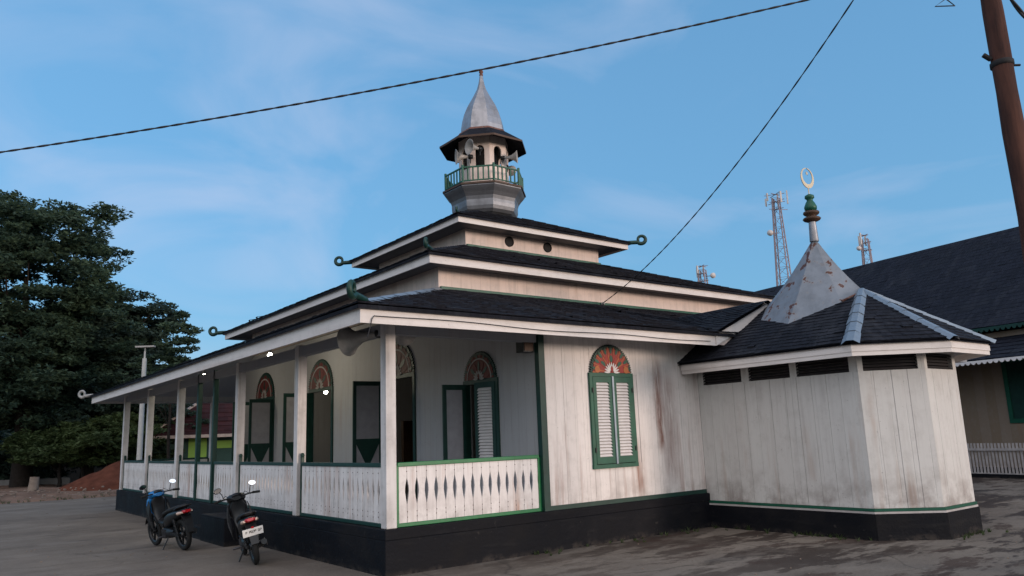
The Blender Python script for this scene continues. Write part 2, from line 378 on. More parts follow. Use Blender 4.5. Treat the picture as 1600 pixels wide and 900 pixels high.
# walls with openings -----------------------------------------------
def wall_with_holes(mb, axis, at, th, lo, hi, z0, z1, holes):
    """axis 'x': wall lies in plane y=at running along x;  'y': plane x=at running along y"""
    xs = sorted({lo, hi, *[h[0] for h in holes], *[h[1] for h in holes]}); zs = sorted({z0, z1, *[h[2] for h in holes], *[h[3] for h in holes]})
    for i in range(len(xs)-1):
        for j in range(len(zs)-1):
            cx, cz = (xs[i]+xs[i+1])/2, (zs[j]+zs[j+1])/2
            if any(h[0] < cx < h[1] and h[2] < cz < h[3] for h in holes): continue
            if axis == 'x': mb.box((xs[i], at, zs[j]), (xs[i+1], at+th, zs[j+1]))
            else: mb.box((at, xs[i], zs[j]), (at+th, xs[i+1], zs[j+1]))
holes = [(y-.60, y+.60, HB+.03, 2.80) for y in DOORS] + [(1.49-.42, 1.49+.42, 1.12, 2.5)]
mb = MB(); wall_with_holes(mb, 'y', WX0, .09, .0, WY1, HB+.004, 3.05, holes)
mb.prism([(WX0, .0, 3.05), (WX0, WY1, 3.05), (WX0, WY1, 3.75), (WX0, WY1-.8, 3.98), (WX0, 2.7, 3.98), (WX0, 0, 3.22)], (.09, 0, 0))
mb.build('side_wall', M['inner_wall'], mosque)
def clad(mb, P, d, nn, L, z0, z1, pitch, holes=(), seed=1):
    # separate vertical boards with small gaps, each a little proud or tilted; nn points outward
    rr = random.Random(seed); s = 0.0
    while s < L-.01:
        w = min(pitch*rr.uniform(.86, 1.14), L-s)
        if L-s-w < .05: w = L-s
        a, b = s+.0018, s+w-.0018; o0, o1 = rr.uniform(-.003, .002), rr.uniform(-.003, .002)
        spans = [(z0, z1)]
        for h in holes:
            if b > h[0] and a < h[1]:
                spans = [(z0, h[2]), (h[3], z1)]
        for u, v in spans:
            q = [P + d*a + nn*o0, P + d*b + nn*o1]
            vs = [(*(q[0]).xy, u), (*(q[1]).xy, u), (*(q[1]).xy, v), (*(q[0]).xy, v)]
            mb.prism(vs, -nn*.010)
        s += w
mb = MB(); wall_with_holes(mb, 'x', .0135, .077, WX0+.092, WX1, HB+.004, 3.05, [(3.94-.42, 3.94+.42, 1.12, 2.5)])
mb.box((WX0+.092, .0135, 3.05), (WX1, .09, 3.22))
clad(mb, V((WX0+.092, .0, 0)), V((1,0,0)), V((0,-1,0)), MX0-WX0-.092, HB+.006, 3.21, .19, [(3.94-.42-WX0-.092, 3.94+.42-WX0-.092, 1.12, 2.5)], 4)
mb.build('front_wall', M['siding'], mosque)
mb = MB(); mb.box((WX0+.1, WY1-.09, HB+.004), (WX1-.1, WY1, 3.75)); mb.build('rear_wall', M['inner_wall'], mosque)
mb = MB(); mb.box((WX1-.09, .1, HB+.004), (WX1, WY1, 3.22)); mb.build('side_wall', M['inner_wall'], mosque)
# green corner post and sill strip
mb = MB(); mb.box((WX0-.035, -.035, HB+.002), (WX0+.075, .06, 3.05)); mb.build('corner_post', M['green_dark'], mosque)
mb = MB(); mb.box((WX0+.08, -.03, HB+.003), (6.02, -.003, HB+.065)); mb.build('sill_strip', M['green_dark'], mosque)

# columns -----------------------------------------------------------
cols = [(0, y) for y in (0, 2.83, 5.65, 9.75, 12.58, 15.35)]
CR = .0725
for (x, y) in cols:
    ox = .055 if x == 0 else -.055; oy = .055 if y < 8 else -.02
    mb = MB(); mb.box((x+ox-CR, y+oy-CR, HB+.002), (x+ox+CR, y+oy+CR, 3.12)); mb.build('column', M['column'], mosque, bevel=.008)
for y in (2.9,):
    pass
mb = MB(); mb.box((2.35, 15.25, HB+.002), (2.5, 15.4, 3.1)); mb.build('column', M['column'], mosque, bevel=.008)
mb = MB(); mb.box((5.2, 15.25, HB+.002), (5.35, 15.4, 3.1)); mb.build('column', M['column'], mosque, bevel=.008)
for x, y in ((LX-.06, .055), (LX-.06, 15.3)):
    mb = MB(); mb.box((x-CR, y-CR, HB+.002), (x+CR, y+CR, 3.12)); mb.build('column', M['column'], mosque, bevel=.008)
for y in (7.16, 8.25):
    mb = MB(); mb.box((.0, y-.045, HB+.002), (.09, y+.045, 3.12)); mb.build('entrance_post', M['green_dark'], mosque, bevel=.006)

# balustrades -------------------------------------------------------
RH = .771
def balustrade(p, q, lens=True, stub_end=True, mat='green_dark', label=None):
    p, q = V((*p, 0)), V((*q, 0)); d = q - p; L = d.length; d.normalize(); nrm = V((d.y, -d.x, 0))
    zb, zt = HB+.05, HB+RH-.04
    n = max(2, round(L/.147)); w = L/n
    mb = MB()
    jit = random.Random(int(p.x*100+p.y*10))
    for i in range(n):
        a = p + d*(i*w + .003); b = p + d*((i+1)*w - .003)
        cut = .0265
        prof = []
        zs = [zb, zb+.215, zb+.30, zb+.375, zb+.44, zb+.545, zt]
        cs = [0, 0, .6, 1, .85, 0, 0]
        if not lens: cs = [0]*7
        left = [(a + d*(cut*c), z) for z, c in zip(zs, cs)]; right = [(b - d*(cut*c), z) for z, c in zip(zs, cs)]
        pts = [V((x.x, x.y, z)) for x, z in left] + [V((x.x, x.y, z)) for x, z in right[::-1]]
        off = nrm*(.011 + jit.uniform(-.002, .002))
        mb.prism([k - off for k in pts], nrm*.022)
    for i in range(1, n):
        for z in (zb+.07+jit.uniform(-.01, .01), zb+.13, zt-.07+jit.uniform(-.01, .01)):
            c_ = p + d*(i*w + jit.uniform(-.004, .004)) + V((0, 0, z)); mb.obox(c_ + nrm*.0125, d*.005, nrm*.002, V((0, 0, .006)), 1); mb.obox(c_ - nrm*.0125, d*.005, nrm*.002, V((0, 0, .006)), 1)
    o = mb.build('balustrade', [M['board'], M['dark_wood']], mosque)
    r = MB(); r.bar(p + V((0,0,zt+.028)), q + V((0,0,zt+.028)), .06, .052); r.build('top_rail', M[mat], o, bevel=.006)
    r = MB(); r.bar(p + V((0,0,HB+.026)), q + V((0,0,HB+.026)), .055, .046); r.build('bottom_rail', M[mat], o, bevel=.006)
    for e, sgn in ((p, 1), (q, -1)):
        r = MB(); c = e + d*sgn*.0; top = zt+.02
        r.box((c.x-.022, c.y-.022, HB+.004), (c.x+.022, c.y+.022, top + (.11 if (stub_end and sgn < 0) else .0)))
        if stub_end and sgn < 0: r.lathe([(.0, .085), (.022, .078), (.032, .05), (.026, .02), (.012, 0)][::-1], (c.x, c.y, top+.09), 10)
        r.build('end_post', M[mat], o)
balustrade((.16, .05), (WX0-.06, .05), stub_end=False, mat='green_bright')
balustrade((.055, .16), (.055, 2.77))
balustrade((.055, 2.99), (.055, 5.59))
balustrade((.055, 5.81), (.055, 7.10), stub_end=False)
balustrade((.055, 8.32), (.055, 9.60))
balustrade((.055, 9.84), (.055, 12.44))
balustrade((.055, 12.66), (.055, 15.22))
balustrade((.16, 15.33), (2.32, 15.33), stub_end=False)
# gate between the green posts
mb = MB()
for i in range(6):
    y0 = 7.22+i*.163
    zs = [HB+.05, HB+.2, HB+.36, HB+.54, HB+RH-.04]; cs = [0, 0, 1, 0, 0]
    mb.prism([V((.035, y0+.004+.035*c, z)) for z, c in zip(zs, cs)] + [V((.035, y0+.158-.035*c, z)) for z, c in list(zip(zs, cs))[::-1]], (.022, 0, 0))
gate = mb.build('gate', M['board'], mosque, label='low white boarded gate of the veranda between green posts')
mb = MB(); mb.box((.02, 7.21, HB+RH-.04), (.08, 8.2, HB+RH+.01)); mb.build('top_rail', M['green_dark'], gate)
mb = MB(); mb.box((.02, 7.21, HB+.004), (.08, 8.2, HB+.05)); mb.build('bottom_rail', M['green_dark'], gate)

# roofs -------------------------------------------------------------
def roof_face(mb, e0, e1, t1, t0, course=.2, lift=.014, rnd=random.Random(5), mi=0):
    """eave e0->e1, top t0->t1, laid as lapped courses"""
    e0, e1, t1, t0 = V(e0), V(e1), V(t1), V(t0)
    L = ((t0+t1)/2 - (e0+e1)/2).length; n = max(1, round(L/course))
    nr = (e1-e0).cross(t0-e0).normalized()
    if nr.z < 0: nr = -nr
    for i in range(n):
        f0, f1 = i/n, (i+1)/n
        a, b = e0.lerp(t0, f0), e1.lerp(t1, f0); c, d = e1.lerp(t1, f1), e0.lerp(t0, f1)
        wlen = (b-a).length; m = max(1, int(wlen/.13)) if course < .5 else 1
        m = min(m, 140)
        dl = (e0-t0).normalized()*.02
        prev = None
        for k in range(m):
            s0, s1 = k/m, (k+1)/m
            h = lift*rnd.uniform(.6, 1.5); j = rnd.uniform(-.3, 1)*.012
            p0, p1 = a.lerp(b, s0), a.lerp(b, s1); q1, q0 = d.lerp(c, s1), d.lerp(c, s0)
            dd = dl.normalized()*j
            w0 = V((0,0,.013*(1+mn.noise(p0*.8)))); w1 = V((0,0,.013*(1+mn.noise(p1*.8)))); w2 = V((0,0,.013*(1+mn.noise(q1*.8)))); w3 = V((0,0,.013*(1+mn.noise(q0*.8))))
            if rnd.random() < .012: h *= 2.6
            p0, p1, q1, q0 = p0+w0, p1+w1, q1+w2, q0+w3
            lo0, lo1 = p0 + nr*h + dd, p1 + nr*h + dd
            mb.add([lo0, lo1, q1 + nr*.002, q0 + nr*.002, p0 - nr*.004 + dd, p1 - nr*.004 + dd], [(0,1,2,3), (4,5,1,0)], mi)
    return nr
def hip_roof(name, E, ze, T, zt, parent, mat, thick=.05, course=.2, cut=None):
    """E,T = (x0,y0,x1,y1) eave and top rectangles"""
    x0,y0,x1,y1 = E; a0,b0,a1,b1 = T
    e = [V((x0,y0,ze)), V((x1,y0,ze)), V((x1,y1,ze)), V((x0,y1,ze))]; tt = [V((a0,b0,zt)), V((a1,b0,zt)), V((a1,b1,zt)), V((a0,b1,zt))]
    mb = MB()
    for i in range(4):
        j = (i+1) % 4
        roof_face(mb, e[i], e[j], tt[j], tt[i], course)
    # deck under the shingles
    dn = V((0,0,-thick)); up = V((0,0,-.006))
    for i in range(4):
        j = (i+1) % 4
        mb.poly([e[i]+up, e[j]+up, tt[j]+up, tt[i]+up]); mb.poly([e[j]+dn, e[i]+dn, tt[i]+dn, tt[j]+dn]); mb.poly([e[i]+dn, e[j]+dn, e[j]+up, e[i]+up])
    o = mb.build(name, mat, parent)
    return o, e, tt
def ridge_caps(pairs, parent, mat='roof', w=.09):
    for a, b in pairs:
        a, b = V(a), V(b)
        mb = MB(); d = (b-a); L = d.length; d.normalize(); s = d.cross(V((0,0,1))).normalized(); u = s.cross(d)
        n = max(2, int(L/.3))
        for i in range(n):
            p, q = a.lerp(b, i/n), a.lerp(b, min(1, (i+1.08)/n)); hh = .03
            mb.add([p-s*w+u*(.002), p+u*(hh+.012), p+s*w+u*.002, q-s*w-u*.006, q+u*hh, q+s*w-u*.006], [(0,1,4,3), (1,2,5,4), (0,2,1)])
        mb.build('ridge_cap', M[mat], parent)
def fascia_ring(name, pts, zt, h, parent, mat='fascia', th=.03, closed=True, mould=True):
    mb = MB(); n = len(pts)
    P = [V((*p, 0)) for p in pts]
    rng = range(n) if closed else range(n-1)
    inn = []
    for i in range(n):
        a, b, c = P[i-1], P[i], P[(i+1) % n]
        d1 = (b-a).normalized() if (closed or i > 0) else (c-b).normalized(); d2 = (c-b).normalized() if (closed or i < n-1) else (b-a).normalized()
        n1 = V((-d1.y, d1.x, 0)); n2 = V((-d2.y, d2.x, 0)); m = (n1+n2).normalized(); inn.append((b, m/max(.3, m.dot(n1))))
    def ring(off0, off1, z0, z1):
        for i in rng:
            j = (i+1) % n
            (b0, m0), (b1, m1) = inn[i], inn[j]
            o0, o1 = b0+m0*off0, b1+m1*off0; i0, i1 = b0+m0*off1, b1+m1*off1
            vs = [(p.x, p.y, z) for z in (z0, z1) for p in (o0, o1, i1, i0)]
            fs = [(0,1,5,4), (3,7,6,2), (4,5,6,7), (3,2,1,0)]
            if not closed: fs += [(0,4,7,3), (1,2,6,5)]
            mb.add(vs, fs)
    ring(0, th, zt-h, zt)
    if mould: ring(-.012, -.001, zt-h*.26, zt-h*.10)
    return mb.build(name, M[mat], parent)

# tier 1
E1 = (-.72, -.72, 15.12, 16.13); T1 = (2.59, 2.84, 11.81, 12.56)
Z1, ZT1 = 3.135, 4.24
tier1 = MB(); x0,y0,x1,y1 = E1; ov = .05
e0 = (x0-ov, y0-ov, x1+ov, y1+ov)
r1, ee, tt = hip_roof('lower_roof', e0, Z1+.02, T1, ZT1, mosque, M['roof'])
ridge_caps([(ee[3], tt[3])], r1)
# front eave: fascia stops at the cross gable over the prayer niche
G0, G1, GZ = 5.70, 8.70, 3.735
mb = MB()
def fseg(mb, a, b, zt, h, th=.03):
    a, b = V((*a, 0)), V((*b, 0)); d = (b-a).normalized(); nn = V((-d.y, d.x, 0))*th
    mb.prism([(a.x, a.y, zt-h), (b.x, b.y, zt-h), (b.x, b.y, zt), (a.x, a.y, zt)], nn)
fseg(mb, (G1, y0), (x1, y0), Z1, .19); fseg(mb, (x0, y0), (G0, y0), Z1, .19); mb.build('front_fascia', M['fascia'], mosque)
mb = MB(); mb.box((x0, y0+.031, Z1-.19), (x0+.03, y1, Z1)); mb.build('side_fascia', M['fascia'], mosque)
mb = MB(); mb.box((x1-.03, y0+.031, Z1-.19), (x1, y1, Z1)); mb.box((x0+.031, y1-.03, Z1-.19), (x1-.031, y1, Z1)); mb.build('rear_fascia', M['fascia'], mosque)
mb = MB()
for s in (1, -1):
    a = V((G0 if s > 0 else G1, y0-.02, Z1)); b = V((CX, y0-.02, GZ+.03))
    mb.prism([a, a-V((0,0,.19)), b-V((0,0,.19)), b], (0, .03, 0))
mb.build('gable_fascia', M['fascia'], mosque)
mb = MB()
back = V((CX, 1.35, GZ+.05))
for s in (1, -1):
    a = V((G0-.08 if s > 0 else G1+.08, y0-.06, Z1-.0)); b = V((CX, y0-.06, GZ+.06)); v = V((a.x - s*.02, y0+.05, Z1+.06))
    if s > 0: roof_face(mb, a, v, back, b, .16)
    else: roof_face(mb, v, a, b, back, .16)
    mb.poly([a-V((0,0,.03)), b-V((0,0,.03)), back-V((0,0,.03)), v-V((0,0,.03))])
mb.build('cross_gable_roof', M['roof'], mosque)
mb = MB(); mb.prism([(G0+.06, y0+.02, Z1-.17), (G1-.06, y0+.02, Z1-.17), (CX, y0+.02, GZ-.17)], (0, .04, 0)); mb.build('gable_panel', M['siding_up'], mosque)
# sloped veranda ceiling, under the roof deck
mb = MB(); cz = .13
ci = [(x0+.03, y0+.03), (x1-.03, y0+.03), (x1-.03, y1-.03), (x0+.03, y1-.03)]; ct = [(T1[0]+.1, T1[1]+.1), (T1[2]-.1, T1[1]+.1), (T1[2]-.1, T1[3]-.1), (T1[0]+.1, T1[3]-.1)]
for i in range(4):
    j = (i+1) % 4
    mb.poly([(*ci[j], Z1-cz), (*ci[i], Z1-cz), (*ct[i], ZT1-cz), (*ct[j], ZT1-cz)])
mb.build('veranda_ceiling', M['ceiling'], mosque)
mb = MB(); mb.box((.0, .13, 2.94), (.11, 15.2, 3.09)); mb.build('beam', M['ceiling'], mosque)
mb = MB(); mb.box((.14, .0, 2.94), (WX0-.04, .11, 3.09)); mb.build('beam', M['ceiling'], mosque)
mb = MB(); mb.box((.14, 15.26, 2.94), (11.8, 15.37, 3.09)); mb.build('beam', M['ceiling'], mosque)

# tier 2
wy = 13.0
mb = MB(); 
for a, b in (((2.59, 2.84), (11.81, 2.93)), ((2.59, 2.94), (2.68, 12.47)), ((11.72, 2.94), (11.81, 12.47)), ((2.59, 12.47), (11.81, 12.56))): mb.box((*a, 4.05), (*b, 4.80))
mb.build('upper_wall', M['siding_up'], mosque)
mb = MB(); mb.box((2.62, 2.795, ZT1-.01), (11.85, 2.837, ZT1+.055)); mb.build('trim_strip', M['green'], mosque)
E2 = (2.13, 2.38, 12.27, 13.5); Z2 = 4.757; T2 = (5.08, 5.59, 9.31, 9.8); ZT2 = 5.95
r2, ee2, tt2 = hip_roof('middle_roof', (E2[0]-.05, E2[1]-.05, E2[2]+.05, E2[3]+.05), Z2+.02, T2, ZT2, mosque, M['roof'])
ridge_caps([(ee2[i], tt2[i]) for i in (0, 1, 3)], r2)
fascia_ring('fascia', [(E2[0],E2[1]),(E2[2],E2[1]),(E2[2],E2[3]),(E2[0],E2[3])], Z2, .165, mosque)
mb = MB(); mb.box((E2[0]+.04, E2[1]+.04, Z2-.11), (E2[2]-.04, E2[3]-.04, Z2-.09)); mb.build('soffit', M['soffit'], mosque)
# tier 3
mb = MB()
for a, b in (((5.08, 5.59), (9.31, 5.68)), ((5.08, 5.69), (5.17, 9.71)), ((9.22, 5.69), (9.31, 9.71)), ((5.08, 9.71), (9.31, 9.8))): mb.box((*a, 5.7), (*b, 6.5))
mb.build('upper_wall', M['siding_up'], mosque)
mb = MB(); mb.box((5.1, 5.545, ZT2-.01), (9.35, 5.587, ZT2+.05)); mb.build('trim_strip', M['green'], mosque)
for x in (6.35, 7.55):
    mb = MB(); mb.lathe([(.001, 0), (.105, 0), (.125, .0), (.125, .03)], (x, 5.589, 6.21), 20, (0, -1, 0)); mb.build('vent_hole', M['dark'], mosque)
E3 = (4.52, 5.03, 9.87, 10.35); Z3 = 6.47; T3 = (6.5, 7.0, 7.9, 8.4); ZT3 = 7.36
r3, ee3, tt3 = hip_roof('top_roof', (E3[0]-.05, E3[1]-.05, E3[2]+.05, E3[3]+.05), Z3+.02, T3, ZT3, mosque, M['roof'])
ridge_caps([(ee3[i], tt3[i]) for i in range(4)], r3)
fascia_ring('fascia', [(E3[0],E3[1]),(E3[2],E3[1]),(E3[2],E3[3]),(E3[0],E3[3])], Z3, .15, mosque)
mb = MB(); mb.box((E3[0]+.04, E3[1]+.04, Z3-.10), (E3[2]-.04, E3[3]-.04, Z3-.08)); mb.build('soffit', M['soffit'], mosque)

# hip flashing at the near corner of the lower roof
a, b = ee[0].lerp(tt[0], .05), ee[0].lerp(tt[0], 1.0)
d = (b-a).normalized(); s = d.cross(V((0,0,1))).normalized()
mb = MB(); n = 7
for i in range(n):
    p, q = a.lerp(b, i/n), a.lerp(b, (i+1.05)/n)
    w0, w1 = .17 + .03*random.random(), .17+.03*random.random(); u = V((0,0,1))
    dz = -.045
    mb.add([p-s*w0+u*(dz+.008), p+u*.045, p+s*w0+u*(dz+.008), q-s*w1+u*dz, q+u*.038, q+s*w1+u*dz], [(0,1,4,3), (1,2,5,4)])
mb.build('hip_flashing', M['flash'], mosque)

# curled corner finials ----------------------------------------------
def curl(corner, z, dirv, size, mat='green_dark'):
    c = V((*corner, z)); d = V((*dirv, 0)).normalized()
    pts = [c - d*size*.55, c + d*size*.25 + V((0,0,.0))]
    cc = c + d*size*.85 + V((0,0,size*.16))
    for k in range(19):
        a = -PI*.80 + k/18*PI*1.95; r = size*.28*(1 - k/18*.30)
        pts.append(cc + d*math.cos(a)*r*1.05 + V((0,0,1))*math.sin(a)*r)
    mb = MB(); mb.tube(pts, [size*.13]*2 + [size*(.13 - .05*k/18) for k in range(19)], 8)
    o = mb.build('roof_finial', M[mat], mosque); 
    mb = MB(); mb.tube([p + V((0,0,.02)) for p in pts[1:12]], size*.05, 6); mb.build('scroll', M['horn'], o)
q2 = .7071
curl((E1[0], E1[1]), Z1+.10, (-q2, -q2), .33); curl((E1[0], E1[3]), Z1+.04, (-q2, q2), .36, 'horn')
curl((E2[0], E2[1]), Z2+.09, (-q2, -q2), .28); curl((E2[0], E2[3]), Z2+.04, (-q2, q2), .42); curl((E2[2], E2[1]), Z2+.04, (q2, -q2), .35)
curl((E3[0], E3[1]), Z3+.06, (-q2, -q2), .2); curl((E3[0], E3[3]), Z3-.0, (-q2, q2), .42); curl((E3[2], E3[1]), Z3+.03, (q2, -q2), .42)

# minaret -------------------------------------------------------------
O8 = PI/8
def oct_prof(name, prof, mat, parent, cap=False, smooth=False, n=8):
    mb = MB(); mb.lathe(prof, (CX, CY, 0), n, mi=0, smooth=smooth, rot=O8, cap=cap); return mb.build(name, mat, parent)
RT = .70; zt0, zt1 = 8.16, 9.62
mb = MB()
for k in range(8):
    a0, a1 = O8 + k*PI/4, O8 + (k+1)*PI/4
    P0 = V((CX+RT*math.cos(a0), CY+RT*math.sin(a0), 0)); P1 = V((CX+RT*math.cos(a1), CY+RT*math.sin(a1), 0))
    d = P1-P0; L = d.length; d.normalize(); inn = V((-math.cos((a0+a1)/2), -math.sin((a0+a1)/2), 0))*.05
    hw = .125; m = L/2; zs, za = 8.72, 9.18
    def pt(s, z): return P0 + d*s + V((0,0,z))
    mb.prism([pt(0, zt0), pt(L, zt0), pt(L, zs), pt(0, zs)], inn)
    mb.prism([pt(0, zs), pt(m-hw, zs), pt(m-hw, za), pt(0, za)], inn); mb.prism([pt(m+hw, zs), pt(L, zs), pt(L, za), pt(m+hw, za)], inn)
    arc = [(m + hw*math.cos(t), za + hw*math.sin(t)*1.1) for t in [PI*i/8 for i in range(9)]]
    for i in range(8):
        (s0, z0_), (s1, z1_) = arc[i], arc[i+1]
        mb.prism([pt(s0, z0_), pt(s0, zt1), pt(s1, zt1), pt(s1, z1_)], inn)
    mb.prism([pt(m+hw, za), pt(L, za), pt(L, zt1), pt(m+hw, zt1)], inn); mb.prism([pt(0, za), pt(m-hw, za), pt(m-hw, zt1), pt(0, zt1)], inn)
minaret = mb.build('minaret', M['siding_up'], mosque, label='small eight sided minaret with arched openings, metal bowl base and pointed zinc spire')
oct_prof('shade_core', [(.36, 8.2), (.36, 9.6)], M['dark'], minaret)  # dark core added to stand in for interior shade behind the arches
bw = oct_prof('bowl', [(1.0, 7.0), (.99, 7.28), (.70, 7.38), (.82, 7.42), (.89, 7.49), (.92, 7.58), (.925, 7.67), (.925, 7.75), (.955, 7.84), (1.02, 7.93), (1.09, 8.01), (1.135, 8.07), (1.135, 8.10)], M['bowl'], minaret)
oct_prof('deck_edge', [(1.14, 8.102), (1.17, 8.102), (1.17, 8.15), (.3, 8.16)], M['dark_wood'], minaret)
mb = MB()
for k in range(8):
    a0, a1 = O8 + k*PI/4, O8 + (k+1)*PI/4; R = 1.08
    P0 = V((CX+R*math.cos(a0), CY+R*math.sin(a0), 0)); P1 = V((CX+R*math.cos(a1), CY+R*math.sin(a1), 0))
    zr = 8.16
    mb.bar(P0+V((0,0,zr+.43)), P1+V((0,0,zr+.43)), .04, .035); mb.bar(P0+V((0,0,zr+.06)), P1+V((0,0,zr+.06)), .03, .03)
    mb.box((P0.x-.024, P0.y-.024, zr), (P0.x+.024, P0.y+.024, zr+.50))
    for i in range(1, 6):
        p = P0.lerp(P1, i/6); mb.bar(p+V((0,0,zr+.06)), p+V((0,0,zr+.42)), .03, .03, up=(1,0,0))
mb.build('gallery_railing', M['green'], minaret)
cn = oct_prof('canopy', [(.2, 9.62), (.68, 9.60), (1.17, 9.40), (1.22, 9.385), (1.22, 9.43), (.7, 9.80), (.56, 9.88)], M['roof'], minaret)
oct_prof('canopy_trim', [(1.223, 9.378), (1.232, 9.378), (1.232, 9.432), (1.20, 9.442)], M['dark_wood'], minaret)
oct_prof('rusty_collar', [(.70, 9.80), (.66, 9.86), (.60, 9.89)], M['rusty'], minaret)
sp = oct_prof('spire', [(.625, 9.86), (.615, 10.0), (.58, 10.2), (.52, 10.42), (.43, 10.64), (.32, 10.84), (.225, 11.02), (.135, 11.2), (.085, 11.38), (.055, 11.55), (.04, 11.66)], M['zinc'], minaret)
mb = MB(); mb.lathe([(.0, 11.80), (.045, 11.79), (.06, 11.76), (.06, 11.72), (.035, 11.69), (.055, 11.66), (.05, 11.62), (.035, 11.60)][::-1], (CX, CY, 0), 10); mb.build('spire_tip', M['rusty'], sp)

# doors and windows ----------------------------------------------------
def fanlight(center, wdir, outn, R, parent, style='bright'):
    """painted half-round panel: centre on its base line, wdir along the wall, outn out of the wall"""
    c, w, o = V(center), V(wdir).normalized(), V(outn).normalized(); z = V((0,0,1))
    def P(r, a, d=0.0): return c + w*math.cos(a)*r + z*math.sin(a)*r*.97 + o*d
    mb = MB(); N = 36
    mats = [M['green_dark'], M['red'], M['orange'], M['white'], M['green']] if style == 'bright' else [M['green_dark'], M['red_shaded'], M['orange'], M['white_shaded'], M['green_dark']]
    pts = []
    for i in range(N*2+1):
        a = PI*i/(N*2); pts.append(P(R*(1.0 if i % 2 else .93), a, 0))
    mb.prism(pts, o*.030, 0)
    mb.prism([P(R*.86, PI*i/24) + o*.031 for i in range(25)], o*.006, 1)
    def petal(a, r0, r1, wid, mi, dd, h=.004):
        m = (r0+r1)/2; q = []
        for k in range(13):
            t = k/12; q.append((r0+(r1-r0)*t, math.sin(PI*t)**.7*wid))
        da = [P(r, a + ww/max(r, .05), dd) for r, ww in q] + [P(r, a - ww/max(r, .05), dd) for r, ww in q[1:-1][::-1]]
        mb.prism(da, o*h, mi)
    def rib(a, r0, r1, wid, mi, dd):
        mb.prism([P(r0, a+wid*.6/r0, dd), P(r0, a-wid*.6/r0, dd), P(r1, a-wid/r1, dd), P(r1, a+wid/r1, dd)], o*.004, mi)
    if style == 'bright':
        for i in range(9): petal(PI*(i+.5)/9, R*.66, R*.92, R*.060, 4, .038)
        for i in range(10): rib(PI*(i+.02)/9.04 if i else .03, R*.62, R*.90, R*.018, 2, .0385)
        for i in range(7): petal(PI*(i+.5)/7, R*.36, R*.62, R*.075, 4 if i % 2 == 1 else 1, .038)
        for i in range(8): rib(.12 + (PI-.24)*i/7, R*.34, R*.64, R*.022, 2 if i % 3 else 1, .0385)
        for i in range(11): petal(.04 + (PI-.08)*i/10, R*.08, R*.37, R*.030, 3, .043)
        petal(PI/2, R*.01, R*.24, R*.06, 1, .048)
        for s in (-1, 1):
            q = c + w*s*R*.68 + z*R*.10
            mb.prism([q + (w*math.cos(t)+z*math.sin(t))*R*.12 + o*.042 for t in [2*PI*k/14 for k in range(14)]], o*.004, 2)
    else:
        for i in range(36):
            a0, a1 = PI*i/36, PI*(i+1)/36
            mb.prism([P(R*.70, a0, .038), P(R*.75, a0, .038), P(R*.75, a1, .038), P(R*.70, a1, .038)], o*.004, 3)
        for i in range(12): petal(PI*(i+.5)/12, R*.75, R*.90, R*.05, 4 if i % 2 else 1, .038)
        for i in range(7): petal(PI*(i+.5)/7, R*.28, R*.66, R*.07, 0 if i % 2 else 1, .038)
        for i in range(9): petal(.04 + (PI-.08)*i/8, R*.05, R*.34, R*.04, 3, .043)
        petal(PI/2, R*.01, R*.2, R*.06, 1, .048)
    return mb.build('fanlight', mats, parent, label='half-round painted panel with red, green and white rays')

def frame(mb, c, w, o, hw, z0, z1, t=.07, dep=.035, sill=True):
    c, w, o = V(c), V(w), V(o)
    def B(s0, s1, a, b):
        mb.prism([c + w*s0 + V((0,0,a)), c + w*s1 + V((0,0,a)), c + w*s1 + V((0,0,b)), c + w*s0 + V((0,0,b))], o*dep)
    B(-hw, -hw+t, z0+(t if sill else 0), z1-t); B(hw-t, hw, z0+(t if sill else 0), z1-t); B(-hw, hw, z1-t, z1)
    if sill: B(-hw-.005, hw+.005, z0, z0+t)
def leaf(hinge, d, nrm, width, z0, z1, parent, kind, name):
    """d: unit direction hinge->free edge, nrm: outer face normal"""
    h, d, nrm = V((*hinge, 0)), V((*d, 0)).normalized(), V((*nrm, 0)).normalized(); t = .03; st = .065
    def Q(s0, s1, a, b, d0=0.0, th=t):
        q = h + nrm*d0
        return [q + d*s0 + V((0,0,a)), q + d*s1 + V((0,0,a)), q + d*s1 + V((0,0,b)), q + d*s0 + V((0,0,b))], nrm*th
    mb = MB(); W = width
    for a in ((0, st, z0, z1), (W-st, W, z0, z1), (st, W-st, z1-.085, z1), (st, W-st, z0, z0+.10)): mb.prism(*Q(*a))
    if kind == 'door':
        mb.prism(*Q(st, W-st, z0+.98, z0+1.07))
        # V-shaped lower panel
        m = W/2; q = h
        mb.prism([q + d*st + V((0,0,z0+.98)), q + d*(W-st) + V((0,0,z0+.98)), q + d*m + V((0,0,z0+.52))][::1], nrm*.028)
    lf = mb.build(name, M['green_dark'] if kind != 'shut' else M['green'], parent)
    if kind in ('door', 'plain'):
        mb = MB(); mb.prism(*Q(st, W-st, z0+.1, z1-.085, .009, .010)); mb.build('panel', M['panel_grey'], lf)
    else:
        mb = MB(); n = int((z1-z0-.185)/.047)
        for i in range(n):
            z = z0+.10 + (i+.5)*(z1-z0-.185)/n
            c = h + d*W/2 + nrm*(t/2) + V((0,0,z)); tilt = (nrm*math.cos(.9) - V((0,0,1))*math.sin(.9))
            mb.obox(c, d*(W/2-st+.004), tilt*.024, tilt.cross(d)*.005)
        mb.build('louvre', M['white'], lf)
        mb = MB(); mb.prism(*Q(st, W-st, z0+.1, z1-.085, .001, .003)); mb.build('backing', M['dark_wood'], lf)
    return lf
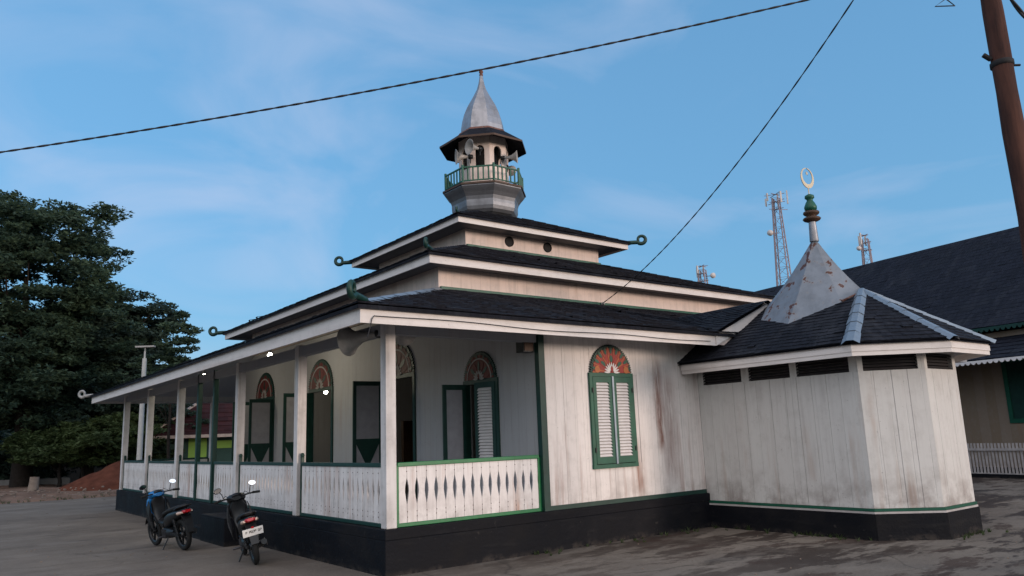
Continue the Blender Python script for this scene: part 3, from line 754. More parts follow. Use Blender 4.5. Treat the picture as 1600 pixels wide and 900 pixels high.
# hall doors in the side wall
for y in DOORS:
    z0, z1 = HB+.03, 2.82
    mb = MB(); frame(mb, (WX0-.032, y, 0), (0, 1, 0), (1, 0, 0), .65, z0, z1, .075, .10, sill=False)
    dr = mb.build('door', M['green_dark'], mosque, label='open double door of the hall with green leaves and arched painted top')
    fanlight((WX0-.003, y, z1+.003), (0, 1, 0), (-1, 0, 0), .66, dr, 'door')
    leaf((WX0-.035, y+.60), (-1, .04), (0, -1), .60, z0+.01, z1-.08, dr, 'door', 'door_leaf')
    if y > 9: leaf((WX0-.035, y-.60), (-1, -.08), (0, 1), .60, z0+.01, z1-.08, dr, 'door', 'door_leaf')
    elif y > 6: leaf((WX0+.09, y-.58), (.80, .60), (.60, -.80), .58, z0+.01, z1-.08, dr, 'door', 'door_leaf')
    else: leaf((WX0+.09, y-.58), (1, .12), (.12, -1), .58, z0+.01, z1-.08, dr, 'door', 'door_leaf')
# side window by the corner
mb = MB(); frame(mb, (WX0-.032, 1.49, 0), (0, 1, 0), (1, 0, 0), .475, 1.07, 2.52, .07, .09)
wn = mb.build('window', M['green_dark'], mosque, label='half-open louvred window on the veranda wall, left shutter swung out')
fanlight((WX0-.003, 1.49, 2.523), (0, 1, 0), (-1, 0, 0), .46, wn, 'door')
leaf((WX0-.035, 1.49+.42), (-1, .06), (0, -1), .43, 1.14, 2.46, wn, 'plain', 'shutter')
leaf((WX0-.01, 1.49-.41), (-.25, 1), (-1, 0), .42, 1.14, 2.46, wn, 'shut2', 'shutter')
# front window, closed
mb = MB(); frame(mb, (3.94, -.035, 0), (1, 0, 0), (0, 1, 0), .475, 1.07, 2.52, .06, .10)
wn = mb.build('window', M['green'], mosque, label='closed white louvred window in green frame on the sunlit front wall')
fanlight((3.94, -.003, 2.523), (1, 0, 0), (0, -1, 0), .46, wn)
leaf((3.94-.413, -.012), (1, 0), (0, -1), .395, 1.14, 2.455, wn, 'shut', 'shutter')
leaf((3.94+.413, -.012), (-1, 0), (0, -1), .395, 1.14, 2.455, wn, 'shut', 'shutter')
mb = MB(); mb.box((3.94-.018, -.058, 1.13), (3.94+.018, -.02, 2.465)); mb.build('centre_strip', M['flash'], wn)

for hx_ in (3.94-.43, 3.94+.43):
    for hz in (1.35, 2.25):
        mb = MB(); mb.box((hx_-.012, -.052, hz-.035), (hx_+.012, -.043, hz+.035)); mb.lathe([(.006, -.04), (.006, .04)], (hx_, -.052, hz), 8, cap=True); mb.build('hinge', M['black'], wn)
# interior partition so the hall reads as a deep dark room
mb = MB(); mb.box((5.5, 9.3, HB+.03), (6.3, 9.42, 2.1)); mb.build('screen', M['dark_wood'], mosque)
mb = MB(); mb.box((4.4, 3.2, HB+.03), (5.3, 3.5, 1.5)); mb.build('cupboard', M['dark_wood'], mosque)

# prayer niche ----------------------------------------------------------
MX, MP, MQ, MR, HM = 6.054, 2.899, .647, .99, .355
W = [(MX, -.0), (MX, -MP), (MX+MQ, -MP-MQ), (MX+MQ+MR, -MP-MQ), (MX+2*MQ+MR, -MP), (MX+2*MQ+MR, -.0)]
def strip(mb, pts, z0, z1, off, th=.04, mi=0):
    n = len(pts)
    P = [V((*p, 0)) for p in pts]; out = []
    for i in range(n):
        d1 = (P[i]-P[i-1]).normalized() if i > 0 else (P[1]-P[0]).normalized(); d2 = (P[i+1]-P[i]).normalized() if i < n-1 else d1
        n1 = V((d1.y, -d1.x, 0))*-1; n2 = V((d2.y, -d2.x, 0))*-1
        n1, n2 = -n1, -n2
        m = (n1+n2).normalized(); out.append(m/max(.3, m.dot(n1)))
    # outward is to the right-hand side of travel rotated; decide by centroid
    cen = V((sum(p[0] for p in pts)/n, sum(p[1] for p in pts)/n, 0))
    if out[n//2].dot(P[n//2]-cen) < 0: out = [-o for o in out]
    for i in range(n-1):
        a0, a1 = P[i]+out[i]*off, P[i+1]+out[i+1]*off; b0, b1 = P[i]+out[i]*(off-th), P[i+1]+out[i+1]*(off-th)
        vs = [(p.x, p.y, z) for z in (z0, z1) for p in (a0, a1, b1, b0)]
        mb.add(vs, [(0,1,5,4), (3,7,6,2), (4,5,6,7), (3,2,1,0), (0,4,7,3), (1,2,6,5)], mi)
    return mb
VZ0, VZ1, WTOP = 2.34, 2.57, 2.66
mb = MB(); strip(mb, W, HM+.07, VZ0, -.0135, .07); strip(mb, W, VZ1, WTOP, 0, .08)
def along(a, b, s): a, b = V((*a, 0)), V((*b, 0)); return a + (b-a)*s
for i in range(5):
    p, q = V((*W[i], 0)), V((*W[i+1], 0)); d = (q-p).normalized(); no = V((d.y, -d.x, 0))
    if no.dot((p+q)/2 - V((7.2, -1.2, 0))) < 0: no = -no
    clad(mb, p, d, no, (q-p).length, HM+.072, VZ0-.001, .235, (), 30+i)
vents = []
for i, cuts in ((0, [(.04, .31), (.36, .62), (.66, .955)]), (1, [(.08, .90)]), (2, [(.08, .90)]), (3, [(.1, .9)]), (4, [(.05, .33), (.38, .64), (.68, .96)])):
    last = 0
    for c0, c1 in cuts + [(1, 1)]:
        if c0 > last: 
            p, q = along(W[i], W[i+1], last), along(W[i], W[i+1], c0); d = (q-p).normalized(); nn = V((-d.y, d.x, 0))
            mb.prism([(p.x, p.y, VZ0), (q.x, q.y, VZ0), (q.x, q.y, VZ1), (p.x, p.y, VZ1)], nn*.08)
        if c1 > c0: vents.append((i, c0, c1))
        last = c1
niche = mb.build('prayer_niche', M['siding_grey'], mosque, label='projecting half-octagon prayer niche with stained white board walls')
for i, c0, c1 in vents:
    p, q = along(W[i], W[i+1], c0), along(W[i], W[i+1], c1); d = (q-p).normalized(); nn = V((-d.y, d.x, 0)); L = (q-p).length
    mb = MB(); mb.prism([(p.x+nn.x*.06, p.y+nn.y*.06, VZ0), (q.x+nn.x*.06, q.y+nn.y*.06, VZ0), (q.x+nn.x*.06, q.y+nn.y*.06, VZ1), (p.x+nn.x*.06, p.y+nn.y*.06, VZ1)], nn*.01)
    v_ = mb.build('vent', M['dark'], niche)
    mb = MB()
    for k in range(5):
        z = VZ0 + .023 + k*.046; c = (p+q)/2 + nn*.02 + V((0,0,z)); tl = nn*math.cos(.7) + V((0,0,1))*math.sin(.7)
        mb.obox(c, d*L/2, tl*.02, tl.cross(d)*.004)
    mb.build('slats', M['slat'], niche)
mb = MB(); strip(mb, W, -.05, HM, .045, .3); mb.build('niche_plinth', M['plinth'], niche, bevel=.01)
mb = MB(); strip(mb, W, HM+.001, HM+.028, .03, .05); mb.build('white_strip', M['picket'], niche)
mb = MB(); strip(mb, W, HM+.033, HM+.068, .022, .05); mb.build('green_strip', M['green'], niche)
# niche roof
ZE = 2.68
EV = [(5.60, -.04), (5.60, -3.09), (6.60, -3.98), (7.85, -3.98), (8.80, -3.09), (8.80, -.04)]
K = V((7.2, -2.50, 3.68)); KB = V((7.2, .5, 3.68))
ev = [V((x, y, ZE+.035)) for x, y in EV]
def outw(p, s=.05): d = V((p.x-7.2, p.y+1.6, 0)).normalized(); return p + d*s
mb = MB()
e_ = [V((5.56, .3, ZE+.03)), V((5.56, -3.11, ZE+.03)), V((6.58, -4.02, ZE+.03)), V((7.87, -4.02, ZE+.03)), V((8.84, -3.11, ZE+.03)), V((8.84, .3, ZE+.03))]
roof_face(mb, e_[0], e_[1], K, KB, .115, .010)
for i in (1, 2, 3): roof_face(mb, e_[i], e_[i+1], K + V((.004,0,0)), K, .115, .010)
roof_face(mb, e_[4], e_[5], KB, K, .115, .010)
dn = V((0,0,-.03))
for f in ([e_[0], e_[1], K, KB], [e_[1], e_[2], K], [e_[2], e_[3], K], [e_[3], e_[4], K], [e_[4], e_[5], KB, K]):
    mb.poly([p+V((0,0,-.004)) for p in f]); mb.poly([p+dn for p in f][::-1])
nroof = mb.build('niche_roof', M['roof2'], niche)
mb = MB(); strip(mb, EV, ZE-.155, ZE+.02, 0, .03); strip(mb, EV, ZE-.095, ZE-.02, .012, .011)
mb.build('niche_fascia', M['fascia'], niche)
mb = MB(); mb.add([(x, y, ZE-.06) for x, y in EV], [(5,4,3,2,1,0)]); mb.build('niche_soffit', M['ceiling'], niche)
# hip flashings
for i, (w0, w1) in {1: (.12, .085), 2: (.09, .06), 3: (.07, .05)}.items():
    a = e_[i] + V((0,0,.012)) + (K-e_[i])*.0; b = K + V((0,0,.02)); d = (b-a).normalized(); s = d.cross(V((0,0,1))).normalized(); a = a - d*.05
    mb = MB(); n = 6; u = s.cross(d)
    for k in range(n):
        p, q = a.lerp(b, k/n), a.lerp(b, min(1, (k+1.06)/n)); ww0 = w0+(w1-w0)*k/n; ww1 = w0+(w1-w0)*(k+1)/n; j = random.uniform(-.008, .008)
        mb.add([p-s*(ww0+j)-u*.012, p-s*ww0*.4+u*.042, p+s*ww0*.4+u*.042, p+s*(ww0+j)-u*.012, q-s*ww1-u*.02, q-s*ww1*.4+u*.034, q+s*ww1*.4+u*.034, q+s*ww1-u*.02],
               [(0,1,5,4), (1,2,6,5), (2,3,7,6)])
    mb.build('hip_flashing', M['flash'], niche)
# pyramid cap of painted zinc
AP = V((7.2, -1.79, 4.74)); ac = V((7.2, -1.75, 0))
offs = [(-.02, -.80), (-.34, -.58), (-.82, .10), (-.52, .80), (0, 1.0), (.52, .80), (.82, .10), (.34, -.58)]
def roofz(x, y):
    z = ZE + .035 + (min(x-5.56, 8.84-x))*(3.68-ZE-.03)/1.64
    if y < -2.5: z = min(z, 3.68 - (-2.5-y)*.66)
    return z
base = [V((ac.x+x, ac.y+y, roofz(ac.x+x, ac.y+y)+.02)) for x, y in offs]
mb = MB(); nb = len(base)
for i in range(nb):
    j = (i+1) % nb; a, b = base[i], base[j]
    for k in range(6):
        f0, f1 = k/6, (k+1)/6
        def S(p, f): return p.lerp(AP, f) - V((0,0,1))*.06*math.sin(PI*f)
        mb.add([S(a, f0), S(b, f0), S(b, f1), S(a, f1)], [(0,3,2,1)] if False else [(0,1,2,3)])
cone = mb.build('zinc_cap', M['zinc_paint'], niche, label='rust-flecked grey sheet metal pyramid on the niche roof')
mb = MB(); mb.tube([base[7]+V((.0,0,.01)), base[0]+V((0,-.015,.012)), base[1]+V((0,-.01,.012))], .022, 6); mb.build('rusty_edge', M['rusty'], niche)
mb = MB(); mb.lathe([(.075, 4.66), (.068, 4.80), (.058, 5.02)], (7.2, -1.79, 0), 14, cap=True); mb.build('finial_stem', M['zinc'], niche)
mb = MB(); mb.lathe([(.06, 5.0), (.13, 5.03), (.15, 5.055), (.13, 5.08), (.08, 5.09), (.08, 5.11), (.12, 5.135), (.135, 5.16), (.125, 5.185), (.06, 5.19)], (7.2, -1.79, 0), 16, cap=True); mb.build('finial_rings', M['dark_wood'], niche)
mb = MB(); mb.lathe([(.05, 5.19), (.10, 5.22), (.105, 5.27), (.075, 5.34), (.05, 5.38), (.05, 5.40), (.08, 5.43), (.075, 5.47), (.02, 5.50), (.0, 5.505)], (7.2, -1.79, 0), 16, cap=True); mb.build('finial_bulb', M['green'], niche)
mb = MB(); c = V((7.2, -1.79, 5.79)); mb.tube([(7.2, -1.79, 5.49), (7.2, -1.79, 5.64)], .010, 6)
dv = V((.50, -.86, 0)).normalized()
dv = V((.99, -.10, 0)).normalized()
tilt_ = V((0,0,1))
N = 40
vs = []
for k in range(N):
    a = PI/2 + .10 + (2*PI-.20)*k/(N-1)
    wdt = .022 + .024*(math.sin((a-PI/2)/2)**2)
    for rr in (.170, .170-wdt*1.2):
        oo = V((0,0,-.0)); cc = c + (V((0,0,.012)) if rr < .170 else V((0,0,0)))
        for th in (-.006, .006): vs.append(cc + dv*math.cos(a)*rr + tilt_*math.sin(a)*rr*1.08 + dv.cross(tilt_)*th)
fs = []
for k in range(N-1):
    o_ = 4*k; fs += [(o_, o_+4, o_+5, o_+1), (o_+2, o_+3, o_+7, o_+6), (o_, o_+2, o_+6, o_+4), (o_+1, o_+5, o_+7, o_+3)]
mb.add(vs, fs)
star = [c + V((0,0,.085)) + dv*math.cos(PI/2+k*PI/5)*(.038 if k % 2 == 0 else .016) + tilt_*math.sin(PI/2+k*PI/5)*(.038 if k % 2 == 0 else .016) + dv.cross(tilt_)*-.005 for k in range(10)]
mb.prism(star, dv.cross(tilt_)*.01)
M['brass'] = plain('pale_brass', (.55, .47, .34), .45, .35, .3, 20)
mb.build('crescent_and_star', M['brass'], niche)

# ------------------------------------------------------------------ things hung on the building
def horn(name, pos, d, L, R, label, group='horn loudspeakers'):
    p, d = V(pos), V(d).normalized()
    r = root(name, p, label, 'loudspeaker', group)
    prof = [(.16, 0), (.19, .1), (.25, .3), (.38, .55), (.62, .8), (.85, .93), (1.0, 1.0), (1.03, 1.0), (1.03, .985), (.86, .91), (.62, .77), (.36, .53), (.22, .3), (.1, .05)]
    mb = MB(); mb.lathe([(a*R, b*L) for a, b in prof], p, 24, d); o = mb.build('bell', M['horn'], r)
    mb = MB(); mb.lathe([(.0, .45), (.10, .45), (.12, .3), (.1, .05)][::-1], p, 12, d)
    mb.v = []; mb.f = []; mb.m = []; mb.sm = []
    mb.lathe([(.001, L*.50), (R*.20, L*.46), (R*.26, L*.40), (R*.1, L*.2)], p, 14, d); mb.build('throat', M['horn_in'], r)
    mb = MB(); mb.lathe([(.0, -L*.34), (R*.30, -L*.33), (R*.34, -L*.1), (R*.30, 0), (R*.18, .01)], p, 14, d); mb.build('driver', M['black'], r)
    mb = MB(); s = V((0,0,-1)); mb.tube([p - d*L*.15, p - d*L*.15 + s*R*.9], .012, 6); mb.build('bracket', M['wire'], r)
    return r
horn('horn_speaker', (.03, .30, 2.98), (-.42, .90, -.10), .50, .20, 'big grey horn loudspeaker under the veranda corner, facing along the side')
horn('horn_speaker', (.20, .16, 3.02), (.8, .6, 0), .36, .165, 'rusty brown horn loudspeaker behind the corner column, facing the front wall')
TC = V((CX, CY, 0))
def tdir(px): return px
fx = V((.6013, .7764, 0)).normalized(); rx = V((.7943, -.6064, 0)).normalized()
horn('horn_speaker', TC - rx*.10 - fx*.93 + V((0,0,9.10)), (-.75*rx.x-.55*fx.x, -.75*rx.y-.55*fx.y, -.02), .30, .20, 'upper of two pale horn loudspeakers at the left of the minaret gallery')
horn('horn_speaker', TC - rx*.38 - fx*.72 + V((0,0,8.96)), (-1.0*rx.x-.20*fx.x, -1.0*rx.y-.20*fx.y, -.05), .34, .20, 'lower left horn loudspeaker on the minaret gallery, turned outward')
horn('horn_speaker', TC + rx*.58 - fx*.50 + V((0,0,8.98)), (rx.x*.98-fx.x*.12, rx.y*.98-fx.y*.12, 0), .34, .17, 'horn loudspeaker at the right of the minaret gallery, seen side-on')
horn('horn_speaker', TC + rx*.66 + fx*.05 + V((0,0,8.90)), (rx.x*.3+fx.x*.95, rx.y*.3+fx.y*.95, 0), .30, .15, 'grey horn loudspeaker pointing away at the right rear of the minaret gallery')
r = root('box_speaker', (2.36, .2, 2.78), 'small dark box loudspeaker hung high beside the green corner post', 'loudspeaker')
mb = MB(); mb.box((2.27, .06, 2.80), (2.46, .24, 3.10)); mb.build('cabinet', M['black'], r, bevel=.01)
mb = MB(); mb.box((2.285, .045, 2.82), (2.445, .058, 3.08)); mb.build('grille', M['dark_wood'], r)
mb = MB(); mb.tube([(2.36, .24, 2.9), (2.36, .3, 2.9), (2.505, .32, 2.9)], .012, 6); mb.build('bracket', M['wire'], r)

def lamp(pos, label, zc, power=8):
    r = root('hanging_bulb', pos, label, 'lamp', 'lit bulbs'); p = V(pos)
    mb = MB(); mb.lathe([(.0, -.075), (.035, -.068), (.055, -.035), (.05, 0), (.03, .03), (.025, .045)], p, 16); mb.build('bulb', M['bulb'], r)
    mb = MB(); mb.lathe([(.026, .04), (.028, .10), (.01, .12), (.006, max(.125, zc-p.z))], p, 12); mb.build('bulb_holder', M['black'], r)
    ld = bpy.data.lights.new('bulb_light', 'POINT'); ld.energy = power; ld.color = (1, .90, .68); ld.shadow_soft_size = .06
    lo = bpy.data.objects.new('bulb_light', ld); lo.location = p + V((0,0,-.14)); COL.objects.link(lo); adopt(lo, r)
    return r
lamp((1.0, 6.82, 3.42), 'lit white bulb under the veranda ceiling in front of the hall doors', 3.56, 20)
lamp((.85, 10.85, 3.33), 'lit white bulb under the veranda ceiling past the entrance gate', 3.52, 11)
lamp((4.0, 10.81, 2.97), 'lit bulb inside the dark hall, seen through the middle door', 3.9, 8)

# black step blocks at the side plinth
r = root('entrance_steps', (-.3, 5.6, 0), 'black painted step blocks against the side plinth between the motorcycles', 'steps')
mb = MB(); mb.box((-.50, 4.62, -.02), (-.065, 5.95, .45)); mb.build('upper_step', M['plinth'], r, bevel=.012)
mb = MB(); mb.box((-.48, 5.955, -.02), (-.065, 6.55, .22)); mb.build('lower_step', M['plinth'], r, bevel=.012)

# cable pinned to the front fascia
pts = []
for i in range(60):
    x = -.55 + i/59*6.1; pts.append((x, -.735, 3.035 + .012*math.sin(x*2.3) - .012*math.sin(x*.7) - .006*x))
pts = [(-.62, -.70, 2.78), (-.60, -.738, 2.90), (-.58, -.738, 2.99)] + pts
mb = MB(); mb.tube(pts, .006, 5); tag(mb.build('fascia_cable', M['wire']), 'thin dark cable pinned along the front fascia of the lower roof', 'cable')

# ------------------------------------------------------------------ motorcycles
def wheel(r_, y, R=.285, w=.045, brake=True, name='wheel'):
    mb = MB(); ring = []
    N = 28
    for prof in [[(R-.075, -w*.75), (R-.035, -w*1.0), (R-.008, -w*.62), (R, 0), (R-.008, w*.62), (R-.035, w), (R-.075, w*.75), (R-.08, 0), (R-.075, -w*.75)]]:
        mb.lathe(prof, (0, y, R), N, (1, 0, 0))
    o = mb.build(name, M['rubber'], r_)
    mb = MB(); mb.lathe([(R-.078, -.028), (R-.095, -.02), (R-.095, .02), (R-.078, .028)], (0, y, R), N, (1,0,0))
    for k in range(5):
        a = k*2*PI/5; d = V((0, math.cos(a), math.sin(a))); mb.bar(V((0, y, R)) + d*.03, V((0, y, R)) + d*(R-.09), .022, .032, up=(1,0,0))
    mb.lathe([(.0, -.05), (.05, -.045), (.055, 0), (.05, .045), (.0, .05)], (0, y, R), 14, (1,0,0))
    mb.build('rim', M['black'], o)
    if brake:
        mb = MB(); mb.lathe([(.045, .05), (.11, .05), (.11, .055), (.045, .055)], (0, y, R), 24, (1,0,0)); mb.build('brake_disc', M['chrome'], o)
def make_bike(loc, rz, lean, label, cowl, steer=0.0, plate=True):
    r = root('motorcycle', (0,0,0), label, 'motorcycle', 'motorcycles parked at the side plinth')
    wheel(r, 0, brake=False); wheel(r, 1.235, w=.036)
    up = (0, .25, 1)
    # swing arm, engine, frame
    mb = MB(); mb.loft([((0, .28, .30), .07, .07, (0,0,1)), ((0, .42, .30), .11, .10, (0,0,1)), ((0, .60, .29), .11, .11, (0,0,1)), ((0, .72, .31), .07, .07, (0,0,1))]); mb.bar((.075, 0, .285), (.075, .42, .31), .025, .05); mb.bar((-.075, 0, .285), (-.075, .42, .31), .03, .06)
    mb.build('engine', M['black'], r)
    mb = MB(); mb.tube([(.12, .62, .22), (.13, .35, .20), (.15, .10, .27), (.155, -.14, .33)], [.018, .024, .045, .045], 12); ex = mb.build('exhaust', M['black'], r)
    mb = MB(); mb.obox((.20, -.0, .30), (.003, 0, 0), (0, .10, .02), (0, -.005, .028)); mb.build('heat_shield', M['chrome'], ex)
    for s in (-1, 1):
        mb = MB(); mb.tube([(s*.09, .02, .32), (s*.10, .12, .60)], .016, 8)
        pts = [(s*.09 + .03*math.cos(a), .02+.1*a/44, .34+.26*a/44) for a in range(0, 45)]
        mb.tube([(s*.095 + .028*math.cos(a*.9), .02+.1*a/60+.028*math.sin(a*.9), .36+.22*a/60) for a in range(60)], .006, 5); mb.build('shock_absorber', M['black'], r)
    # rear body: tapered shell rising to the tail
    mb = MB(); mb.loft([((0, .64, .44), .07, .10, up), ((0, .48, .52), .115, .12, up), ((0, .28, .60), .135, .115, up), ((0, .05, .66), .125, .09, up), ((0, -.16, .71), .09, .06, up), ((0, -.27, .745), .045, .03, up)], 18)
    mb.build('rear_body', M['black'], r)
    mb = MB(); mb.loft([((0, .66, .60), .08, .03, (0,0,1)), ((0, .55, .66), .115, .045, (0,0,1)), ((0, .34, .715), .13, .045, (0,0,1)), ((0, .10, .765), .125, .045, (0,0,1)), ((0, -.08, .80), .10, .035, (0,0,1)), ((0, -.16, .81), .06, .02, (0,0,1))], 16)
    mb.build('seat', M['rubber'], r)
    mb = MB(); mb.tube([(.11, .02, .75), (.115, -.12, .80), (.08, -.27, .83), (0, -.31, .835), (-.08, -.27, .83), (-.115, -.12, .80), (-.11, .02, .75)], .012, 8); mb.build('grab_rail', M['black'], r)
    # tail light with clear indicator corners
    mb = MB(); mb.loft([((0, -.23, .72), .085, .035, (0, .3, 1)), ((0, -.27, .725), .08, .032, (0, .3, 1)), ((0, -.30, .73), .05, .02, (0, .3, 1))], 14); mb.build('tail_light', M['redlens'], r)
    for s in (-1, 1):
        mb = MB(); mb.loft([((s*.10, -.10, .69), .03, .03, up), ((s*.10, -.19, .705), .03, .028, up), ((s*.085, -.26, .715), .018, .016, up)], 10); mb.build('indicator', M['clearlens'], r)
    # rear fender and plate
    mb = MB()
    arc = [(-.20, .66), (-.27, .58), (-.32, .48), (-.35, .36)]
    for i in range(3):
        (y0, z0), (y1, z1) = arc[i], arc[i+1]; w0, w1 = .085-.01*i, .075-.01*i
        mb.add([(-w0, y0, z0), (w0, y0, z0), (w1, y1, z1), (-w1, y1, z1), (-w0, y0+.02, z0-.01), (w0, y0+.02, z0-.01), (w1, y1+.02, z1-.01), (-w1, y1+.02, z1-.01)], [(0,1,2,3), (7,6,5,4), (0,3,7,4), (1,5,6,2), (3,2,6,7)])
    rf = mb.build('rear_fender', M['black'], r)
    if plate:
        c = V((0, -.335, .545)); u = V((0, -.35, 1)).normalized(); nn = V((0, -1, -.35)).normalized()
        mb = MB(); mb.obox(c, (.15, 0, 0), u*.062, nn*.003); pl = mb.build('licence_plate', M['plate'], r)
        mb = MB(); rr = random.Random(4); x = -.105
        for wdt in (.02, .0, .022, .018, .02, .022, .0, .02, .022):
            if wdt:
                for (dx, dz, sx, sz) in ((0, 0, .003, .02), (wdt*.5, .016, wdt*.4, .003), (wdt*.9, rr.choice([.008, -.008]), .003, .012), (wdt*.5, rr.choice([-.016, 0]), wdt*.4, .003)):
                    mb.obox(c + V((x+dx, 0, 0)) + u*(dz+.008) + nn*.0045, (sx, 0, 0), u*sz, nn*.001)
            x += .026
        mb.build('plate_marks', M['black'], pl)
        mb = MB(); mb.obox(c + u*.075 + nn*.005, (.018, 0, 0), u*.011, nn*.006); mb.build('reflector', M['redlens'], rf)
    # leg shield and centre tunnel
    mb = MB(); mb.loft([((0, .62, .44), .09, .07, (0, .1, 1)), ((0, .78, .45), .075, .09, (0, .4, 1)), ((0, .90, .55), .085, .08, (0, 1, .5)), ((0, .96, .70), .12, .06, (0, 1, .3)), ((0, .97, .86), .13, .06, (0, 1, .2)), ((0, .93, .96), .08, .05, (0, 1, .2))], 18); mb.build('centre_body', M['black'], r)
    for s in (-1, 1):
        mb = MB(); prof = [(.98, .90), (1.04, .76), (1.02, .56), (.93, .40), (.86, .34), (.84, .46), (.90, .64), (.92, .84)]
        mb.prism([(s*(.13 + .075*(1-abs(z-.62)/.4)), y, z) for y, z in prof], (s*.012, 0, 0)); mb.build('leg_shield', M[cowl[1]], r)
    # fork, fender
    for s in (-1, 1):
        mb = MB(); mb.tube([(s*.065, 1.235, .285), (s*.065, 1.09, .66)], .018, 10); mb.build('fork', M['black'], r)
    mb = MB(); N = 12; vs = []
    for k in range(N):
        a = math.radians(20 + 125*k/(N-1)); yy, zz = 1.235 + math.cos(a)*.33, .285 + math.sin(a)*.33
        for s, q in ((-1, .94), (-.7, 1.0), (.7, 1.0), (1, .94)): vs.append((s*.058, 1.235 + (yy-1.235)*q, .285 + (zz-.285)*q))
    fs = [(i*4+j, i*4+j+1, (i+1)*4+j+1, (i+1)*4+j) for i in range(N-1) for j in range(3)]
    mb.add(vs, fs, 0, True); mb.build('front_fender', M[cowl[0]] if cowl[0] != 'blue' else M['black'], r)
    # handlebar cowl + headlight, bars, mirrors
    mb = MB(); mb.loft([((0, .86, 1.00), .06, .03, (0,0,1)), ((0, .92, 1.01), .13, .055, (0,.2,1)), ((0, .99, 1.00), .155, .075, (0,.3,1)), ((0, 1.06, .965), .13, .085, (0,.4,1)), ((0, 1.12, .92), .07, .055, (0,.5,1))], 18); cw = mb.build('handlebar_cover', M[cowl[0]], r)
    mb = MB(); mb.loft([((0, .99, .97), .10, .05, (0,1,.5)), ((0, 1.05, .90), .155, .075, (0,1,.5)), ((0, 1.08, .80), .165, .085, (0,1,.35)), ((0, 1.07, .70), .13, .075, (0,1,.2)), ((0, 1.04, .62), .07, .05, (0,1,.1))], 18); mb.build('front_cowl', M[cowl[0]], r)
    mb = MB(); mb.loft([((0, 1.085, .955), .115, .05, (0,.4,1)), ((0, 1.125, .935), .08, .035, (0,.5,1))], 16); mb.build('headlight', M['clearlens'], cw)
    mb = MB(); mb.tube([(-.34, .80, 1.02), (-.26, .83, 1.03), (-.12, .91, 1.02), (.12, .91, 1.02), (.26, .83, 1.03), (.34, .80, 1.02)], .013, 8); hb = mb.build('handlebar', M['black'], r)
    for s in (-1, 1):
        mb = MB(); mb.tube([(s*.25, .835, 1.03), (s*.36, .79, 1.018)], .021, 10); mb.build('grip', M['rubber'], hb)
        mb = MB(); mb.tube([(s*.20, .88, 1.02), (s*.34, .85, 1.005)], .006, 6); mb.build('brake_lever', M['chrome'], hb)
        mb = MB(); mb.tube([(s*.20, .86, 1.03), (s*.225, .87, 1.12), (s*.25, .87, 1.17)], .007, 6)
        c = V((s*.275, .865, 1.19)); nn = V((-.34 if cowl[0] == 'blue' else -.12, -1, .22)).normalized() if s > 0 else V((.15, -1, -.12)).normalized(); a = nn.cross(V((0,0,1))).normalized(); b = a.cross(nn)
        tl = s*.25; a2 = a*math.cos(tl)+b*math.sin(tl); b2 = b*math.cos(tl)-a*math.sin(tl)
        mb.prism([c + a2*math.cos(k*PI/10)*.066 + b2*math.sin(k*PI/10)*.045 for k in range(20)], -nn*.02)
        mr = mb.build('mirror', M['black'], hb)
        mb = MB(); mb.prism([c + nn*.003 + a2*math.cos(k*PI/10)*.060 + b2*math.sin(k*PI/10)*.040 for k in range(20)], -nn*.0025); mb.build('mirror_glass', M['mirror'], mr)
    for s in (-1, 1):
        mb = MB(); mb.tube([(s*.22, .87, 1.01), (s*.16, 1.02, 1.07), (s*.06, 1.10, .98), (s*.05, 1.12, .75)], .005, 6); mb.build('cable', M['rubber'], hb)
    mb = MB(); mb.loft([((0, .875, 1.03), .075, .03, (0,-.4,1)), ((0, .90, 1.055), .085, .03, (0,-.4,1)), ((0, .95, 1.06), .06, .025, (0,-.2,1))], 14); mb.build('speedometer', M['clearlens'] if False else M['black'], hb)
    mb = MB()
    for k in range(6): mb.box((-.115, .50+.028*k, .21), (.115, .51+.028*k, .37))
    mb.build('engine_fins', M['dark_metal'], r)
    # footrest, side stand
    mb = MB(); mb.tube([(-.19, .52, .25), (.19, .52, .25)], .012, 8)
    for s in (-1, 1): mb.tube([(s*.14, .52, .25), (s*.24, .52, .25)], .018, 8)
    mb.build('footrest', M['dark_metal'], r)
    mb = MB(); mb.tube([(-.07, .44, .25), (-.20, .47, .02)], .012, 8); mb.build('side_stand', M['black'], r)
    r.location = loc; r.rotation_euler = (0, lean, rz); r.scale = (.89, .89, .87)
    return r
make_bike((-1.06, 4.78, .004), math.radians(9), math.radians(-9), 'black motorcycle with bright blue front cowl, left of the other by the steps', ('blue', 'black'), plate=False)
make_bike((-.78, 2.30, .004), math.radians(-11), math.radians(-12), 'black motorcycle seen from behind with white licence plate, nearest the corner', ('black', 'black'))

# ------------------------------------------------------------------ utility pole and cables
r = root('utility_pole', (5.0, -5.65, 0), 'rough brown wooden utility pole with an iron band at the right', 'utility pole')
mb = MB(); mb.tube([(5.0+.012*math.sin(z*1.1), -5.65+.012*math.cos(z*.8), z) for z in [i*.5-.2 for i in range(20)]], [.128-.0018*i+.006*math.sin(i*2.1)+.004*math.sin(i*5.3) for i in range(20)], 16); mb.build('shaft', M['pole'], r)
mb = MB(); mb.lathe([(.112, 5.60), (.124, 5.61), (.124, 5.66), (.112, 5.67)], (5.0, -5.65, 0), 18)
mb.tube([V((5,-5.65,5.76)) - rx*.20 , V((5,-5.65,5.70)) - rx*.12], .028, 8); mb.tube([V((5,-5.65,5.62)) + rx*.10, V((5,-5.65,5.62)) + rx*.21], .014, 6); mb.build('iron_band', M['dark'], r)
mb = MB(); mb.bar((4.6, -6.1, 8.9), (5.4, -5.2, 8.9), .09, .1); mb.build('crossarm', M['pole'], r)
